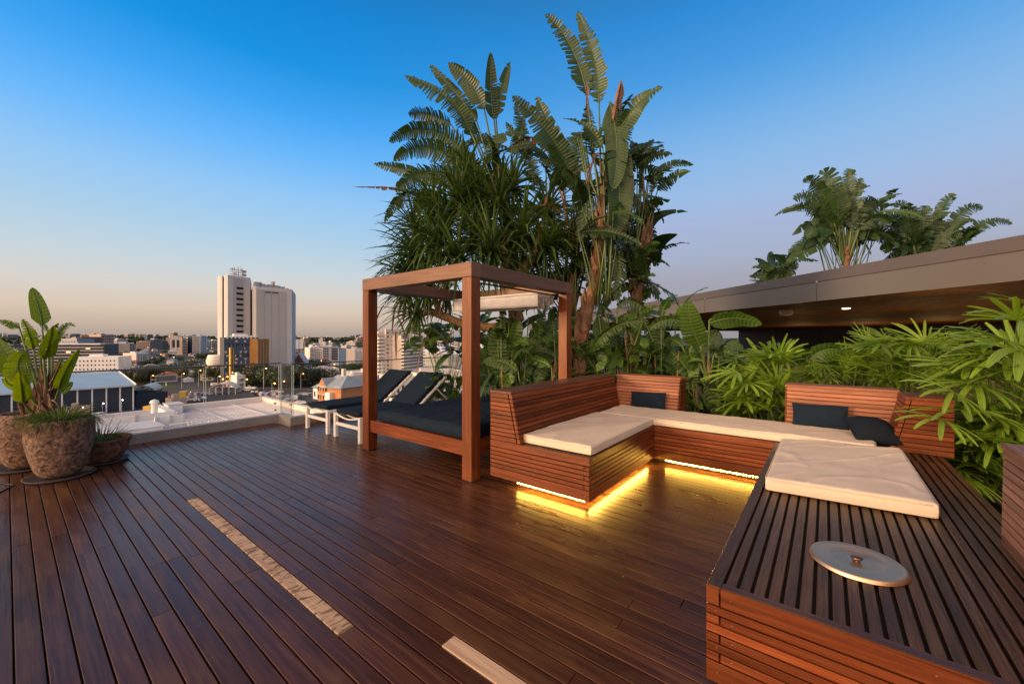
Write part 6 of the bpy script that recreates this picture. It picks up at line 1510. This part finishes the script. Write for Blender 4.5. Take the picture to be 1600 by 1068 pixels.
for px, d, h_ in ((128, 135, 3.4), (160, 139, 4.2), (190, 145, 4.5), (5, 118, 3.4)): lamp(px, d, h_, 'bright white lit floodlight along the navy shed wall', C['whitelamp'], 'floodlights along the shed', r=.14, arm=.5)
for px, d, h_ in ((184, 420, 6), (201, 430, 6), (208, 455, 6), (236, 440, 6), (196, 425, 8), (300, 400, 6), (318, 300, 6), (340, 232, 5), (352, 230, 5), (382, 215, 5), (375, 225, 4), (120, 600, 8), (250, 520, 6), (270, 450, 6), (330, 700, 8), (500, 380, 6), (520, 330, 6), (560, 600, 8), (470, 420, 6), (440, 205, 5), (425, 195, 5), (345, 226, 4), (366, 224, 4), (228, 520, 6), (312, 480, 6), (480, 520, 6), (230, 700, 8)): lamp(px, d, h_, 'glowing orange street light in the streets left of the tower', C['orange'], 'orange street lights', r=.42)
# ================================================================== ADJACENT WHITE ROOF
ar = thing('neighbouring_building', 'neighbouring low building with a white ribbed metal roof and parapets just below the deck', 'building', (5, 20, -4))
W_ = C['whitew']; wr = plain('white_ribbed_metal', (.58, .55, .54), rough=.45, var=.06, scale=.4)
m = MB(); m.box(-14, 12.7, 9.2, 34.9, -26, -3.62); m.build('wall', C['greyw'], parent=ar)
m = MB(); m.box(6.4, 12.3, 9.3, 34.5, -3.6, -3.34)
for i in range(36): x = 6.5 + i * .162; m.box(x, x + .03, 9.3, 34.5, -3.339, -3.30)
m.build('roof_sheet', wr, parent=ar)
m = MB()
for x in (8.1, 10.2): m.box(x, x + .22, 9.3, 34.5, -3.299, -3.25)
m.build('ridge_cap', wr, parent=ar)
m = MB(); m.box(6.4, 12.7, 34.52, 34.9, -3.61, -3.0); m.build('parapet', C['creamlt'], parent=ar)
m = MB(); m.box(12.32, 12.7, 9.2, 34.51, -3.61, -3.0); m.build('parapet', C['creamlt'], parent=ar)
m = MB(); m.box(6.0, 6.38, 30.6, 34.9, -3.61, -2.85); m.build('parapet', C['whitew'], parent=ar)
m = MB(); m.box(-14, 6.38, 9.3, 34.5, -3.6, -3.42); m.box(-14, 5.99, 34.52, 34.9, -3.61, -3.1)
for i in range(100): x = -13.8 + i * .2; m.box(x, x + .04, 9.3, 34.5, -3.419, -3.37)
m.build('lower_roof', wr, parent=ar)
def rbox(name, label, x0, x1, y0, y1, z1):
    t = thing(name, label, 'roof plant', ((x0 + x1) / 2, (y0 + y1) / 2, -3.36)); m = MB(); m.box(x0, x1, y0, y1, -3.36, z1); m.build('casing', W_, parent=t, bevel=.03)
    m = MB(); m.box(x0 - .06, x1 + .06, y0 - .06, y1 + .06, z1, z1 + .05); m.build('lid', wr, parent=t)
def scr(label, x0, x1, y, z1):
    t = thing('roof_screen', label, 'screen', (x0, y, -3.36)); m = MB(); m.box(x0, x1, y, y + .08, -3.3, z1); m.build('panel', C['whitew'], parent=t)
    n_ = max(2, int((x1 - x0) / 1.6))
    for k in range(n_ + 1): x = x0 + (x1 - x0 - .08) * k / n_; m = MB(); m.box(x, x + .08, y - .09, y - .01, -3.36, z1 + .05); m.build('post', C['tin'], parent=t)
rbox('roof_enclosure', 'flat white rooftop box nearest the kerb left of the ribbed roof', 2.6, 5.04, 26.9, 29.2, -3.0)
rbox('roof_enclosure', 'small white rooftop block at the left end of the ribbed roof parapet', 6.45, 7.2, 33.2, 34.4, -2.75)
scr('white panelled rooftop screen behind the flat white box', 5.0, 6.3, 28.7, -2.75); scr('longer white rooftop screen farther back behind the flat box', 1.0, 6.2, 30.2, -2.72)
vt = thing('vent_pipe', 'white vertical vent pipe beside the rooftop screens', 'pipe', (5.5, 31.6, -3.36)); m = MB(); m.tube([(5.5, 31.6, -3.36), (5.5, 31.6, -2.3)], .16, 12); m.build('pipe', W_, parent=vt); m = MB(); m.lathe([(0, .25), (.2, .15), (.24, 0)], (5.5, 31.6, -2.32), 12); m.build('cowl', W_, parent=vt)
for i in range(2):
    t = thing('roof_rail', 'short white rooftop guard rail beside the flat box, ' + ('left' if i == 0 else 'right') + ' one', 'rail', (5.6 + i * .9, 27.0, -3.36)); m = MB(); x0 = 5.3 + i * .9
    m.tube([(x0, 26.9, -3.36), (x0, 26.9, -2.95), (x0 + .75, 26.9, -2.95), (x0 + .75, 26.9, -3.36)], .04, 6); m.tube([(x0, 26.9, -3.15), (x0 + .75, 26.9, -3.15)], .03, 6); m.build('tube', W_, parent=t)
